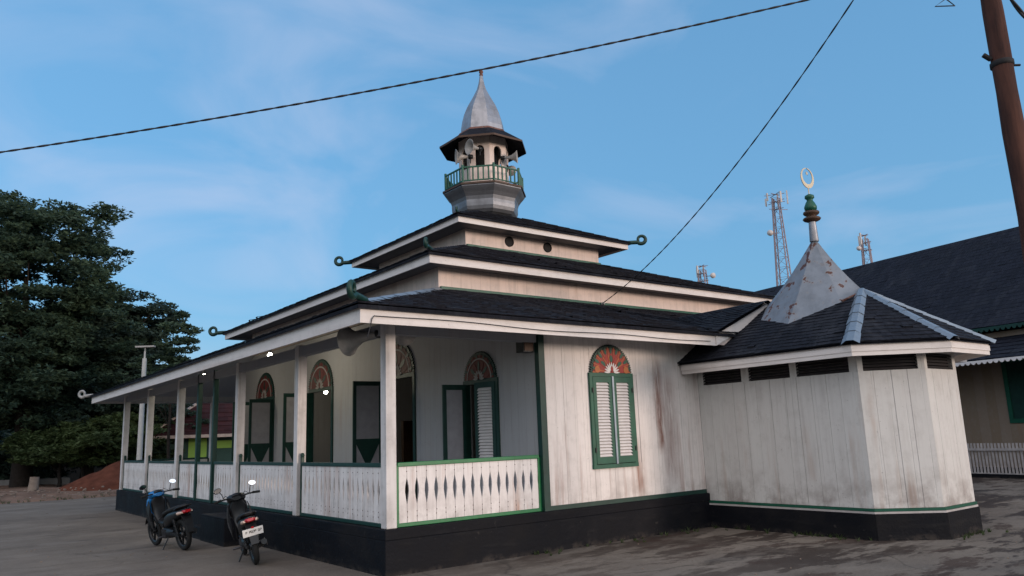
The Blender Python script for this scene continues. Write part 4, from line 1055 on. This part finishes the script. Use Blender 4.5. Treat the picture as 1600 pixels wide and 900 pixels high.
def cable(name, P, label, r_=.016, twist=True, n=90):
    P = [V(p) for p in P]
    def bez(t):  # quadratic through 3 points at t=0,.5,1
        a, b, c = P; return a*(2*(t-.5)*(t-1)) + b*(-4*t*(t-1)) + c*(2*t*(t-.5))
    mb = MB()
    cs = [bez(i/n) for i in range(n+1)]
    if twist:
        L = sum((cs[i+1]-cs[i]).length for i in range(n)); turns = L/.55
        for ph in (0, PI):
            m = n*4; pts = []
            for i in range(m+1):
                t = i/m; c = bez(t); d = (bez(min(1, t+.01))-bez(max(0, t-.01))).normalized(); a = d.cross(V((0,0,1))).normalized(); b = a.cross(d); w = ph+turns*2*PI*t
                pts.append(c + (a*math.cos(w)+b*math.sin(w))*r_*.5)
            mb.tube(pts, r_*.75, 5)
    else: mb.tube(cs, r_, 6)
    return tag(mb.build(name, M['wire']), label, 'cable', 'overhead cables')
A0, A1, A2 = V((-3.87, 7.38, 7.0)), V((1.84, 2.73, 7.94)), V((7.53, -1.98, 9.18))
def q3(t): return A0*(2*(t-.5)*(t-1)) + A1*(-4*t*(t-1)) + A2*(2*t*(t-.5))
cable('power_cable', [q3(-.6), q3(.3), q3(1.2)], 'long twisted black cable crossing the sky above the minaret tip', .017)
B0, B2 = V((3.6, -4.71, 6.45)), V((6.6, 2.80, 4.27)); Bm = (B0+B2)/2 - V((0,0,.36))
def q4(t): return B0*(2*(t-.5)*(t-1)) + Bm*(-4*t*(t-1)) + B2*(2*t*(t-.5))
cable('power_cable', [q4(-.3), q4(.35), q4(1)], 'thin service cable dropping to the green strip of the middle roof wall', .0085)
# ------------------------------------------------------------------ camera helpers for real positions
CAM = V((-4.686, -8.706, 1.6)); CF = 1204.436
FW = V((.60130727, .77637741, .18885889)); RT_ = V((.79434167, -.60638415, -.03632587)); UPV = V((-.08631846, -.1718615, .98133213))
def at(px, py, D): return CAM + (FW + RT_*((px-800)/CF) + UPV*((450-py)/CF))*D
def gp(px, D, z=0.0): p = at(px, 690, D); return V((p.x, p.y, z))
cable('power_cable', [at(1560, -30, 7), at(1590, 11, 7)-V((0,0,.01)), at(1625, 52, 7)], 'short black cable right of the utility pole, top corner', .016)
mb = MB(); tp = [at(1478, -160, 9), at(1478, -60, 9), at(1478, -2, 9), at(1461, 10, 9), at(1492, 9, 9), at(1479, -1, 9)]; mb.tube(tp, .008, 6)
tag(mb.build('wire_stirrup', M['wire']), 'small triangular wire loop hanging in the sky left of the utility pole', 'wire')

mb = MB(); mb.lathe([(.0, 0), (.03, .0), (.035, .03), (.02, .05), (.032, .07), (.0, .09)], (6.6, 2.80, 4.27), 12, (0, -1, 0)); tag(mb.build('insulator', M['white']), 'small white insulator where the thin service cable meets the middle roof wall', 'insulator')
# ------------------------------------------------------------------ telecom towers
def tower(px, pt, D, w0, w1, label, dish=None, dense=True, seed=1):
    rr = random.Random(seed)
    top = at(px, pt, D).z; g = gp(px, D); g.z = 0
    # place so that the axis passes through its top pixel
    p = at(px, pt, D); g = V((p.x, p.y, 0))
    r = root('telecom_tower', g, label, 'tower', 'telecom towers')
    H = top; mb = MB(); a = V((1,0,0)); b = V((0,1,0))
    def c(i, z): w = w0+(w1-w0)*z/H; t = PI/4+i*PI/2+.3; return g + V((math.cos(t)*w*.7, math.sin(t)*w*.7, z))
    n = int(H/1.6); 
    for i in range(4): mb.tube([c(i, 0), c(i, H-1)], .10 if i != 1 else .16, 5)
    for k in range(n):
        z0, z1 = k*(H-1)/n, (k+1)*(H-1)/n
        for i in range(4):
            j = (i+1) % 4; mb.bar(c(i, z0), c(j, z1), .05, .05); mb.bar(c(i, z1), c(j, z1), .05, .05)
    mb.build('lattice_mast', M['mast'], r)
    mb = MB()
    for k in range(3):
        z = H-.4-k*1.2
        for i in range(6):
            t = i*PI/3+k*.3; d = V((math.cos(t), math.sin(t), 0)); L = rr.uniform(.9, 1.9) if dense else rr.uniform(.5, 1.1)
            mb.bar(g+V((0,0,z)), g+d*L+V((0,0,z)), .08, .08)
    fr = mb.build('antenna_arms', M['mast'], r)
    for i in range(5 if dense else 3):
        t = i*2*PI/5+.4; d = V((math.cos(t), math.sin(t), 0)); L = 1.7 if dense else .9
        mb = MB(); cc = g + d*L + V((0,0,H-1.0-.3*(i % 2))); mb.obox(cc, d*.09, V((-d.y, d.x, 0))*.12, V((0,0,rr.uniform(.6, 1.1)))); mb.build('panel_antenna', M['mast_white'], r)
    for (dx, dz, R) in dish or []:
        mb = MB(); cc = g + rx*dx + V((0,0,H-dz)); dd = (-fx*.8 + rx*(.4 if dx > 0 else -.6)).normalized(); mb.lathe([(.0, 0), (R*.7, .05), (R, .2), (R, .5), (.0, .6)], cc, 16, dd); mb.build('dish', M['mast_white'], r)
        mb = MB(); mb.bar(g+V((0,0,H-dz)), cc, .1, .1); mb.build('dish_arm', M['mast'], r)
tower(1211, 300, 120, 3.3, .8, 'tall lattice telecom mast with many antennas, left of the green finial', [(-1.3, 6.6, .45)], True, 1)
tower(1096, 412, 120, 3.0, .8, 'short telecom mast top with round dish, above the middle roof', [(1.4, 2.0, .42)], False, 2)
tower(1350, 364, 120, 3.0, .8, 'short telecom mast top behind the long dark roof, right of the niche spire', [(-1.0, 2.5, .35)], False, 3)

# ------------------------------------------------------------------ neighbour building
F0 = V((19.28, 1.3, 0)); U = V((.195, .981, 0)); NN = V((.981, -.195, 0))
def nb(k, t, z): return F0 + NN*k + U*t + V((0,0,z))
r = root('neighbour_building', nb(6, 0, 0), 'long beige timber building with huge dark shingle roof at the right', 'building')
T0, T9 = -14, 22
mb = MB(); roof_face(mb, nb(1.0, T9, 4.25), nb(1.0, T0, 4.25), nb(6.0, T0, 8.08), nb(6.0, T9, 8.22), .22, .006)
roof_face(mb, nb(11.0, T0, 4.25), nb(11.0, T9, 4.25), nb(6.0, T9, 8.22), nb(6.0, T0, 8.08), 1.0, .02)
mb.poly([nb(1.0, T0, 4.2), nb(1.0, T9, 4.2), nb(11, T9, 4.2), nb(11, T0, 4.2)])
mb.prism([nb(1.2, T9, 4.2), nb(10.8, T9, 4.2), nb(6, T9, 8.1)], U*-.1); mb.prism([nb(1.2, T0, 4.2), nb(10.8, T0, 4.2), nb(6, T0, 8.0)], U*.1)
mb.build('main_roof', M['roof_far'], r)
mb = MB(); roof_face(mb, nb(-.35, T9, 3.20), nb(-.35, T0, 3.20), nb(1.6, T0, 4.05), nb(1.6, T9, 4.05), .3, .02)
mb.poly([nb(-.35, T0, 3.18), nb(-.35, T9, 3.18), nb(1.6, T9, 4.03), nb(1.6, T0, 4.03)]); mb.build('veranda_roof', M['roof_far'], r)
def valance(k, z, mat, name, h=.11, p=.16):
    mb = MB(); n = 150
    for i in range(n):
        t = T0 + 4 + i*p
        mb.prism([nb(k, t, z), nb(k, t+p, z), nb(k, t+p, z-h*.4), nb(k, t+p*.75, z-h*.85), nb(k, t+p*.5, z-h), nb(k, t+p*.25, z-h*.85), nb(k, t, z-h*.4)], NN*.02)
    mb.build(name, mat, r)
valance(-.38, 3.20, M['white'], 'white_valance'); valance(.96, 4.24, M['green_dark'], 'green_valance', .14)
mb = MB(); q = [nb(1.3, T0, .2), nb(1.3, T9, .2), nb(1.3, T9, 4.1), nb(1.3, T0, 4.1)]; mb.prism(q, NN*.1)
mb.prism([nb(1.4, T9, .2), nb(10.6, T9, .2), nb(10.6, T9, 4.1), nb(1.4, T9, 4.1)], U*-.1); mb.prism([nb(1.4, T0, .2), nb(10.6, T0, .2), nb(10.6, T0, 4.1), nb(1.4, T0, 4.1)], U*.1); mb.prism([nb(10.6, T0, .2), nb(10.6, T9, .2), nb(10.6, T9, 4.1), nb(10.6, T0, 4.1)], NN*.1)
mb.build('wall', M['beige'], r)
mb = MB(); mb.prism([nb(-.2, T0, -.05), nb(-.2, T9, -.05), nb(11, T9, -.05), nb(11, T0, -.05)], (0, 0, .15)); mb.build('plinth', M['plinth'], r)
mb = MB()
t1, t0 = -.56, -2.3
for a, b, z0, z1 in ((t1-.12, t1, 1.45, 3.3), (t0, t0+.12, 1.45, 3.3), (t0+.12, t1-.12, 1.45, 1.57), (t0+.12, t1-.12, 3.18, 3.3), (-1.49, -1.37, 1.57, 3.18)): mb.prism([nb(1.26, a, z0), nb(1.26, b, z0), nb(1.26, b, z1), nb(1.26, a, z1)], NN*.035)
w_ = mb.build('window', M['green'], r)
mb = MB(); mb.prism([nb(1.285, t0+.1, 1.5), nb(1.285, t1-.1, 1.5), nb(1.285, t1-.1, 3.25), nb(1.285, t0+.1, 3.25)], NN*.012); mb.build('shutter_panel', M['green_dark'], w_)
r = root('picket_fence', nb(0, -2, 0), 'white picket balustrade in front of the beige building at the right', 'fence')
mb = MB(); t = -12
while t < 9:
    mb.obox(nb(0, t, .5), NN*.012, U*.026, V((0,0,.43))); t += .098
mb.build('pickets', M['picket'], r)
for z, h in ((.76, .03), (.09, .035)):
    mb = MB(); mb.bar(nb(-.03, -12, z), nb(-.03, 9, z), .05, h*2); mb.build('rail', M['picket'], r)

# ------------------------------------------------------------------ ground
mb = MB(); mb.poly([(-500, -500, -.03), (500, -500, -.03), (500, 500, -.03), (-500, 500, -.03)]); setting(mb.build('ground', M['grassy']))
mb = MB(); n = 46; xs = [-45 + i*2 for i in range(n)]; ys = [-25 + j*1.6 for j in range(31)]; ys[-1] = 22.9
mb.add([(x, y, 0.0) for y in ys for x in xs], [(j*n+i, j*n+i+1, (j+1)*n+i+1, (j+1)*n+i) for j in range(len(ys)-1) for i in range(n-1)]); setting(mb.build('yard', M['ground']))
import mathutils.noise as mn
mb = MB(); nx, ny = 150, 60; X0_, X1_, Y0_, Y1_ = -40., 45., 22.9, 37.
vs = []
for j in range(ny):
    for i in range(nx):
        x = X0_+(X1_-X0_)*i/(nx-1); f = j/(ny-1); y = Y0_+(Y1_-Y0_)*f**1.4
        if j == 0: y += .12*mn.noise(V((x*.4, 0, 3)))
        z = .02 + .26*min(1, (y-22.9)/1.1)*(.55+.45*mn.noise(V((x*.35, y*.35, 1)))) + .05*mn.noise(V((x*1.8, y*1.8, 5))) if j else -.01
        vs.append((x, y, z))
mb.add(vs, [(j*nx+i, j*nx+i+1, (j+1)*nx+i+1, (j+1)*nx+i) for j in range(ny-1) for i in range(nx-1)], 0, True); setting(mb.build('dirt_bank', M['dirt']))
mb = MB(); rr = random.Random(3)
def rock(mb, c, s, rr):
    ph = [rr.uniform(.7, 1.25) for _ in range(14)]; vs = [(c[0], c[1], c[2]+s*.7*ph[12])]; 
    for j, (rad, zz) in enumerate(((.75, .5), (1.0, 0.05), (.8, -.3))):
        for k in range(6): a = k*PI/3+j*.4+ph[13]*3; q = ph[(j*6+k) % 12]; vs.append((c[0]+math.cos(a)*rad*s*q, c[1]+math.sin(a)*rad*s*q*.8, c[2]+zz*s*q*.8))
    fs = [(0, 1+k, 1+(k+1) % 6) for k in range(6)] + [(1+j*6+k, 7+j*6+k, 7+j*6+(k+1) % 6, 1+j*6+(k+1) % 6) for j in range(2) for k in range(6)]
    mb.add(vs, fs)
for i in range(110):
    p = gp(rr.uniform(-150, 185), rr.uniform(25.5, 31)); rock(mb, (p.x, p.y, .22), rr.uniform(.02, .07)*(1.7 if rr.random() < .1 else 1), rr)
setting(tag(mb.build('rubble', M['stone']), 'scattered pale rubble on the brown earth bank', 'rubble'), 'stuff')
mb = MB(); rr = random.Random(8)
for i in range(260): p = V((rr.uniform(-9, 15), rr.uniform(-8, 20), 0)); 
mb = MB()
for i in range(330):
    x, y = rr.uniform(-9, 12), rr.uniform(-7.5, -.3) if rr.random() < .6 else rr.uniform(0, 20)
    if y > -.2 and x > -.3: x = -rr.uniform(.3, 9)
    if 5.8 < x < 8.8 and y > -3.8: continue
    rock(mb, (x, y, .003), rr.uniform(.006, .018), rr)
setting(tag(mb.build('grit', M['stone']), 'small pale grit and pebbles strewn on the cement yard', 'gravel'), 'stuff')
def tuft(mb, x, y, rr, h):
    for _ in range(rr.randint(5, 11)):
        a = rr.uniform(0, 2*PI); d = V((math.cos(a), math.sin(a), 0)); p = V((x, y, 0)) + d*rr.uniform(0, .025); w = d.cross(V((0,0,1)))*.005; L = h*rr.uniform(.5, 1.2)
        m = p + d*L*.3 + V((0,0,L*.6)); e = p + d*L*.8 + V((0,0,L))
        mb.add([p-w, p+w, m+w*.8, m-w*.8, e], [(0,1,2,3), (3,2,4)])
mb = MB(); rr = random.Random(21)
for i in range(70):
    f = rr.random()
    if f < .35: tuft(mb, rr.uniform(2.2, 5.9), -.10-rr.random()**3*.4, rr, rr.uniform(.03, .08))
    elif f < .75: tuft(mb, 6.0-rr.random()**3*.3, -rr.uniform(.1, 2.9), rr, rr.uniform(.03, .09))
    else: tuft(mb, rr.uniform(6.6, 8.0), -3.62-rr.random()**3*.3, rr, rr.uniform(.03, .08))
for i in range(160): tuft(mb, rr.uniform(-7, 3.5), 22.9+rr.uniform(-.15, .5), rr, rr.uniform(.05, .16))
setting(tag(mb.build('weeds', M['leaf2']), 'small weeds along the foot of the plinths and the edge of the earth bank', 'weeds'), 'stuff')
# soil mound
def mound(c, R, H, name, mat, label, cat, seed=0):
    mb = MB(); n, m = 40, 16; vs = [(c.x, c.y, c.z+H)]
    for j in range(1, m+1):
        for i in range(n):
            a = 2*PI*i/n; f = j/m; rad = R*f*(1+.18*mn.noise(V((math.cos(a)*1.2, math.sin(a)*1.2, seed)))); x, y = c.x+math.cos(a)*rad*1.25, c.y+math.sin(a)*rad
            z = H*(1-f)**.85*(1+.0) + .22*mn.noise(V((x*1.1, y*1.1, seed)))*(1-f*.5)+.06*mn.noise(V((x*4, y*4, seed))) ; vs.append((x, y, c.z + (z if j < m else -.1)))
    fs = [(0, 1+i, 1+(i+1) % n) for i in range(n)] + [(1+j*n+i, 1+(j+1)*n+i, 1+(j+1)*n+(i+1) % n, 1+j*n+(i+1) % n) for j in range(m-1) for i in range(n)]
    mb.add(vs, fs, 0, True); return tag(mb.build(name, mat), label, cat)
mound(gp(192, 33, .1), 1.9, 1.05, 'soil_heap', M['soil_red'], 'heap of reddish brown soil behind the far end of the veranda', 'soil heap', 2)
mound(gp(325, 39, .0), 2.4, .7, 'soil_heap', M['soil_red'], 'low heap of soil seen through the veranda beside the red-roofed house', 'soil heap', 5)
# stump
p = gp(57, 31, .15); mb = MB(); mb.tube([p, p+V((.02, 0, .25)), p+V((.04, .02, .55))], [.22, .18, .17], 10); tag(mb.build('tree_stump', M['stone']), 'short pale brown stump at the edge of the earth bank', 'stump')
# low walls at the back
p, q = gp(-60, 37), gp(115, 37); mb = MB(); mb.bar(p+V((0,0,.22)), q+V((0,0,.22)), .2, .44); tag(mb.build('low_wall', M['greywall']), 'low grey masonry wall under the trees at the far left', 'wall')
p, q = gp(80, 43), gp(245, 43); mb = MB(); mb.bar(p+V((0,0,.9)), q+V((0,0,.9)), .2, 2.0); tag(mb.build('boundary_wall', M['greywall']), 'tall grey boundary wall behind the soil heap', 'wall')
# lamp post
p = at(226, 560, 30); g = V((p.x, p.y, .1)); r = root('lamp_post', g, 'slim white lamp post with a flat lamp arm, in front of the left trees', 'lamp post')
mb = MB(); mb.tube([g, V((p.x, p.y, p.z))], [.11, .08], 12); mb.build('pole', M['concrete_post'], r)
mb = MB(); mb.tube([p, p+V((0,0,.28))], .035, 8); mb.build('spigot', M['concrete_post'], r)
mb = MB(); mb.obox(p+V((0,0,.46)), rx*.36, fx*.08, V((0,0,.03))); mb.tube([p+V((0,0,.28)), p+V((0,0,.44))], .02, 6); mb.build('lamp_head', M['horn'], r)
# red-roofed house
hc = gp(352, 44); r = root('house', hc, 'red-roofed house with lime green wall seen through the veranda columns', 'house')
hx, hy = (rx*.96+fx*.28).normalized(), (fx*.96-rx*.28).normalized()
def hp(a, b, z): return hc + hx*a + hy*b + V((0,0,z))
mb = MB(); mb.prism([hp(-3, -3, 0), hp(4, -3, 0), hp(4, 3, 0), hp(-3, 3, 0)], (0,0,2.5)); mb.build('wall', M['house_wall'], r)
mb = MB(); roof_face(mb, hp(-3.6, -3.9, 2.2), hp(4.6, -3.9, 2.2), hp(4.0, 0, 4.7), hp(-.6, 0, 4.7), .5, .02); roof_face(mb, hp(4.6, 3.9, 2.2), hp(-3.6, 3.9, 2.2), hp(-.6, 0, 4.7), hp(4.0, 0, 4.7), .5, .02)
mb.poly([hp(-3.6, 3.9, 2.2), hp(-3.6, -3.9, 2.2), hp(-.6, 0, 4.7)]); mb.poly([hp(-3.6, -3.9, 2.15), hp(4.6, -3.9, 2.15), hp(4.6, 3.9, 2.15), hp(-3.6, 3.9, 2.15)]); rf = mb.build('roof', M['red_roof'], r)
mb = MB(); mb.bar(hp(-3.6, -3.92, 2.2), hp(-.6, 0, 4.75), .12, .16); mb.bar(hp(-3.6, -3.95, 2.2), hp(4.6, -3.95, 2.2), .08, .16); mb.build('edge_board', M['horn_in'], rf)
mb = MB(); mb.prism([hp(-1.6, -3.03, 0.9), hp(-.7, -3.03, .9), hp(-.7, -3.03, 2.1), hp(-1.6, -3.03, 2.1)], hy*-.02); mb.build('lit_lime_panel', M['lime'], r)  # lit stretch of the house wall, its light painted into the lime
mb = MB(); mb.prism([hp(-.2, -3.03, 1.55), hp(.7, -3.03, 1.55), hp(.7, -3.03, 1.95), hp(-.2, -3.03, 1.95)], hy*-.02); mb.build('lit_lime_panel', M['lime'], r)

# ------------------------------------------------------------------ trees
def leaves(mb, c, R, Rz, n, size, rr, tiltz=.55, ctr=None):
    for _ in range(n):
        while True:
            x, y, z = rr.uniform(-1, 1), rr.uniform(-1, 1), rr.uniform(-1, 1)
            if x*x+y*y+z*z < 1: break
        p = V((c.x+x*R, c.y+y*R, c.z+z*Rz)); s = size*rr.uniform(.45, 1.25)
        a = V((rr.uniform(-1, 1), rr.uniform(-1, 1), rr.uniform(-.8, .8)*tiltz)).normalized(); b = V((-a.y, a.x, rr.uniform(-1.6, 1.6))).normalized()*.42
        mb.v += [tuple(p-a*s), tuple(p+b*s), tuple(p+a*s), tuple(p-b*s)]; o = len(mb.v)-4; mb.f.append([o, o+1, o+2, o+3]); mb.m.append(0); mb.sm.append(False)
def tree(name, base, blobs, label, mat, leaf=.14, pads=90, per=150, trunk=.35, padR=.9, group=None, seed=1, cat='tree', limbs=True):
    """blobs: (dx along view-right, dy away, z, rx, rz) lobes of the crown"""
    rr = random.Random(seed); r = root(name, base, label, cat, group)
    mb = MB(); tot = sum(b[3]**2*b[4] for b in blobs); centers = []
    for (dx, dy, z, R, Rz) in blobs:
        k = max(3, round(pads*R*R*Rz/tot))
        for _ in range(k):
            while True:
                x, y, q = rr.uniform(-1, 1), rr.uniform(-1, 1), rr.uniform(-1, 1); d2 = x*x+y*y+q*q
                if d2 < 1 and (d2 > .25 or rr.random() < .45): break
            c = base + rx*(dx+x*R) + fx*(dy+y*R) + V((0,0,z+q*Rz)); pr = padR*rr.uniform(.55, 1.15)
            centers.append(c); leaves(mb, c, pr, pr*.33, int(per*pr/padR), leaf, rr)
            for _ in range(3):
                t = rr.uniform(0, 2*PI); c2 = c + V((math.cos(t), math.sin(t), rr.uniform(-.1, .35)))*pr*.95; leaves(mb, c2, pr*.42, pr*.2, int(per*.16), leaf*.9, rr)
    mb.build('crown', M[mat], r)
    if limbs:
        mb = MB(); top = blobs[0]; tp = base + rx*top[0] + fx*top[1] + V((0,0,top[2])); fork = base.lerp(tp, .35); fork.x = base.x + (tp.x-base.x)*.2; fork.y = base.y+(tp.y-base.y)*.2
        mb.tube([base - V((0,0,.2)), base.lerp(fork, .5)+V((.06, .03, 0)), fork, fork.lerp(tp, .5), tp], [trunk*1.2, trunk, trunk*.85, trunk*.5, trunk*.15], 10)
        for c in rr.sample(centers, min(len(centers), 38 if trunk > .2 else 9)):
            st = fork.lerp(tp, rr.uniform(0, .6)); md = st.lerp(c, .5) + V((rr.uniform(-.3, .3), rr.uniform(-.3, .3), rr.uniform(-.1, .5)))
            mb.tube([st, md, c], [trunk*.26, trunk*.14, .02], 6)
        mb.build('trunk', M['bark'], r)
    return r
g = gp(38, 36)
tree('broad_tree', g, [(-.6, 0, 10.0, 4.0, 3.3), (-3.4, .3, 12.0, 3.2, 2.7), (1.5, 0, 11.7, 2.3, 1.7), (-1.6, 0, 6.2, 4.4, 2.8), (2.3, .4, 7.4, 2.6, 2.3), (-5.5, 1, 8.0, 3.0, 3.6), (3.3, -.2, 12.6, .7, .9), (2.6, 0, 9.3, 1.6, 1.2), (-2.4, .6, 4.0, 4.4, 1.8), (0, .5, 5.0, 4.0, 2.2)],
     'tall dark spreading tree with layered foliage, largest at the left edge', 'leaf', .145, 640, 200, .42, .95, 'trees behind the yard', 3)
g = gp(138, 39)
tree('broad_tree', g, [(0, 0, 7.0, 3.1, 2.1), (.3, -.3, 8.9, 1.9, 1.3), (1.7, 0, 7.9, 1.9, 1.1), (2.9, -.3, 6.3, 1.5, 1.5), (-.2, 0, 4.0, 3.6, 2.2), (3.0, 0, 8.9, .9, .5), (3.7, 0, 8.4, .6, .35), (2.6, 0, 4.4, 2.0, 1.5)],
     'dark leafy tree right of the tallest one, above the far veranda corner', 'leaf3', .15, 420, 180, .28, .8, 'trees behind the yard', 7)
g = gp(262, 33)
tree('slender_tree', g, [(.1, 0, 6.3, .75, 1.3), (.5, 0, 5.8, .5, .8), (-.5, .2, 4.9, 1.3, 1.0)], 'slender open tree with sparse leaves against the sky beside the roof edge', 'leaf', .12, 46, 120, .07, .45, 'trees behind the yard', 9)
sh = [(-35, 40, 2.4, 'leaf3'), (30, 38, 2.2, 'leaf3'), (96, 35, 1.9, 'leaf2'), (132, 35.5, 2.1, 'leaf2'), (172, 36.5, 2.5, 'leaf2'), (205, 40, 3.3, 'leaf'), (240, 41, 3.3, 'leaf2'), (285, 42, 3.6, 'leaf'), (325, 46, 3.4, 'leaf2')]
desc = ['dark shrub at the far left edge under the tall tree', 'dark shrub behind the stump', 'broad olive shrub between the stump and the grey boundary wall', 'fresh green shrub just left of the soil heap', 'fresh green shrub directly behind the soil heap', 'dark green shrub seen between the two farthest veranda columns', 'light green shrub seen right of the lamp post', 'dark shrub at the left gable of the red-roofed house', 'yellowish green shrub behind the red-roofed house']
for i, (px, D, h, mt) in enumerate(sh):
    lift = 1.2 if i in (2, 3, 4) else 0
    tree('shrub', gp(px, D), [(0, 0, h*.62+lift*.5, 1.9, h*.42), (.8, .4, h*.5+lift, 1.4, h*.35), (-.9, .2, h*.45+lift, 1.3, h*.34)], desc[i], mt, .13, 70, 130, .09, .62, 'shrubs along the back of the yard', 20+i, 'shrub')
# far wood as one mass
mb = MB(); rr = random.Random(5)
for i in range(330):
    px = rr.uniform(-260, 420); D = rr.uniform(50, 56); p = gp(px, D); z = rr.uniform(0, 1)**.8*(7.5 if px < 180 else 5.2); leaves(mb, p+V((0,0,z)), 1.7, 1.0, 95, .24, rr)
for i in range(260):
    px = rr.uniform(-260, 330); D = rr.uniform(45, 49); p = gp(px, D); z = rr.uniform(0, 1)*2.6+.3; leaves(mb, p+V((0,0,z)), 1.4, .7, 90, .2, rr)
setting(tag(mb.build('wood', M['leaf3']), 'dark mass of trees far behind the yard', 'wood'), 'stuff')

# ------------------------------------------------------------------ sky, sun, camera
w = bpy.data.worlds.new('World'); scn.world = w; w.use_nodes = True; nt = w.node_tree; nt.nodes.clear()
AZ = math.radians(157); EL = math.radians(5.0)
sky = nt.nodes.new('ShaderNodeTexSky'); sky.sky_type = 'NISHITA'; sky.sun_disc = False; sky.sun_elevation = EL; sky.sun_rotation = AZ
sky.air_density = 1.0; sky.dust_density = 1.2; sky.ozone_density = 1.5; sky.altitude = 50
tc = nt.nodes.new('ShaderNodeTexCoord'); mp = nt.nodes.new('ShaderNodeMapping'); mp.inputs['Scale'].default_value = (1.0, 1.0, 2.2); mp.inputs['Rotation'].default_value = (.15, .25, .4)
nz = nt.nodes.new('ShaderNodeTexNoise'); nz.inputs['Scale'].default_value = 2.6; nz.inputs['Detail'].default_value = 7; nz.inputs['Roughness'].default_value = .5; nz.inputs['Distortion'].default_value = .9
cr = nt.nodes.new('ShaderNodeValToRGB'); cr.color_ramp.elements[0].position = .46; cr.color_ramp.elements[0].color = (0,0,0,1); cr.color_ramp.elements[1].position = .70; cr.color_ramp.elements[1].color = (.42,.42,.42,1)
tint = nt.nodes.new('ShaderNodeMix'); tint.data_type = 'RGBA'; tint.blend_type = 'MULTIPLY'; tint.inputs[0].default_value = 1; tint.inputs[7].default_value = (.80, 1.66, 2.60, 1)
gam = nt.nodes.new('ShaderNodeGamma'); gam.inputs[1].default_value = .35
cl = nt.nodes.new('ShaderNodeMix'); cl.data_type = 'RGBA'; cl.inputs[7].default_value = (2.7, 2.95, 3.8, 1)
bg = nt.nodes.new('ShaderNodeBackground'); bg.inputs[1].default_value = .15; out = nt.nodes.new('ShaderNodeOutputWorld')
L = nt.links.new
L(tc.outputs['Generated'], mp.inputs[0]); L(mp.outputs[0], nz.inputs['Vector']); L(nz.outputs['Fac'], cr.inputs[0]); L(sky.outputs[0], gam.inputs[0]); L(gam.outputs[0], tint.inputs[6]); L(tint.outputs[2], cl.inputs[6]); L(cr.outputs[0], cl.inputs[0])
# broad sky glow added behind the camera as fill for walls and ground
def vm(op, a, b):
    m = nt.nodes.new('ShaderNodeVectorMath'); m.operation = op
    for i, x in enumerate((a, b)):
        if isinstance(x, tuple): m.inputs[i].default_value = x
        else: L(x, m.inputs[i])
    return m
def ms(op, a, b):
    m = nt.nodes.new('ShaderNodeMath'); m.operation = op
    for i, x in enumerate((a, b)):
        if isinstance(x, (int, float)): m.inputs[i].default_value = x
        else: L(x, m.inputs[i])
    return m.outputs[0]
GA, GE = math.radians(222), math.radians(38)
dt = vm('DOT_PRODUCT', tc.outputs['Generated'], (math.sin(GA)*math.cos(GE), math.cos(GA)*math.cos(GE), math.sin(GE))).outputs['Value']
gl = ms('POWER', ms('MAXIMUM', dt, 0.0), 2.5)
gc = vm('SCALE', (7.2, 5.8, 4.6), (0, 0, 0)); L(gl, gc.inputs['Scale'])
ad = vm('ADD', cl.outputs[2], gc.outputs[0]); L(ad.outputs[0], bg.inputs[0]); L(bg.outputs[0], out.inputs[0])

sd = bpy.data.lights.new('sun', 'SUN'); sd.energy = 1.4; sd.angle = math.radians(12); sd.color = (1.0, .78, .65)
so = bpy.data.objects.new('sun', sd); COL.objects.link(so)
tosun = V((math.sin(AZ)*math.cos(EL), math.cos(AZ)*math.cos(EL), math.sin(EL))); so.rotation_euler = tosun.to_track_quat('Z', 'Y').to_euler(); so.location = (0, -20, 20)

cd = bpy.data.cameras.new('camera'); cam = bpy.data.objects.new('camera', cd); COL.objects.link(cam); scn.camera = cam
cd.sensor_width = 36; cd.lens = CF/1600*36; cd.clip_start = .05; cd.clip_end = 2000
Mx = Matrix((RT_, UPV, -FW)).transposed().to_4x4(); Mx.translation = CAM; cam.matrix_world = Mx
vs_ = scn.view_settings; vs_.view_transform = 'Standard'; vs_.look = 'None'; vs_.exposure = 0.6; vs_.gamma = 1; vs_.use_curve_mapping = False
try:
    scn.cycles.use_denoising = True; scn.cycles.max_bounces = 6
except Exception: pass
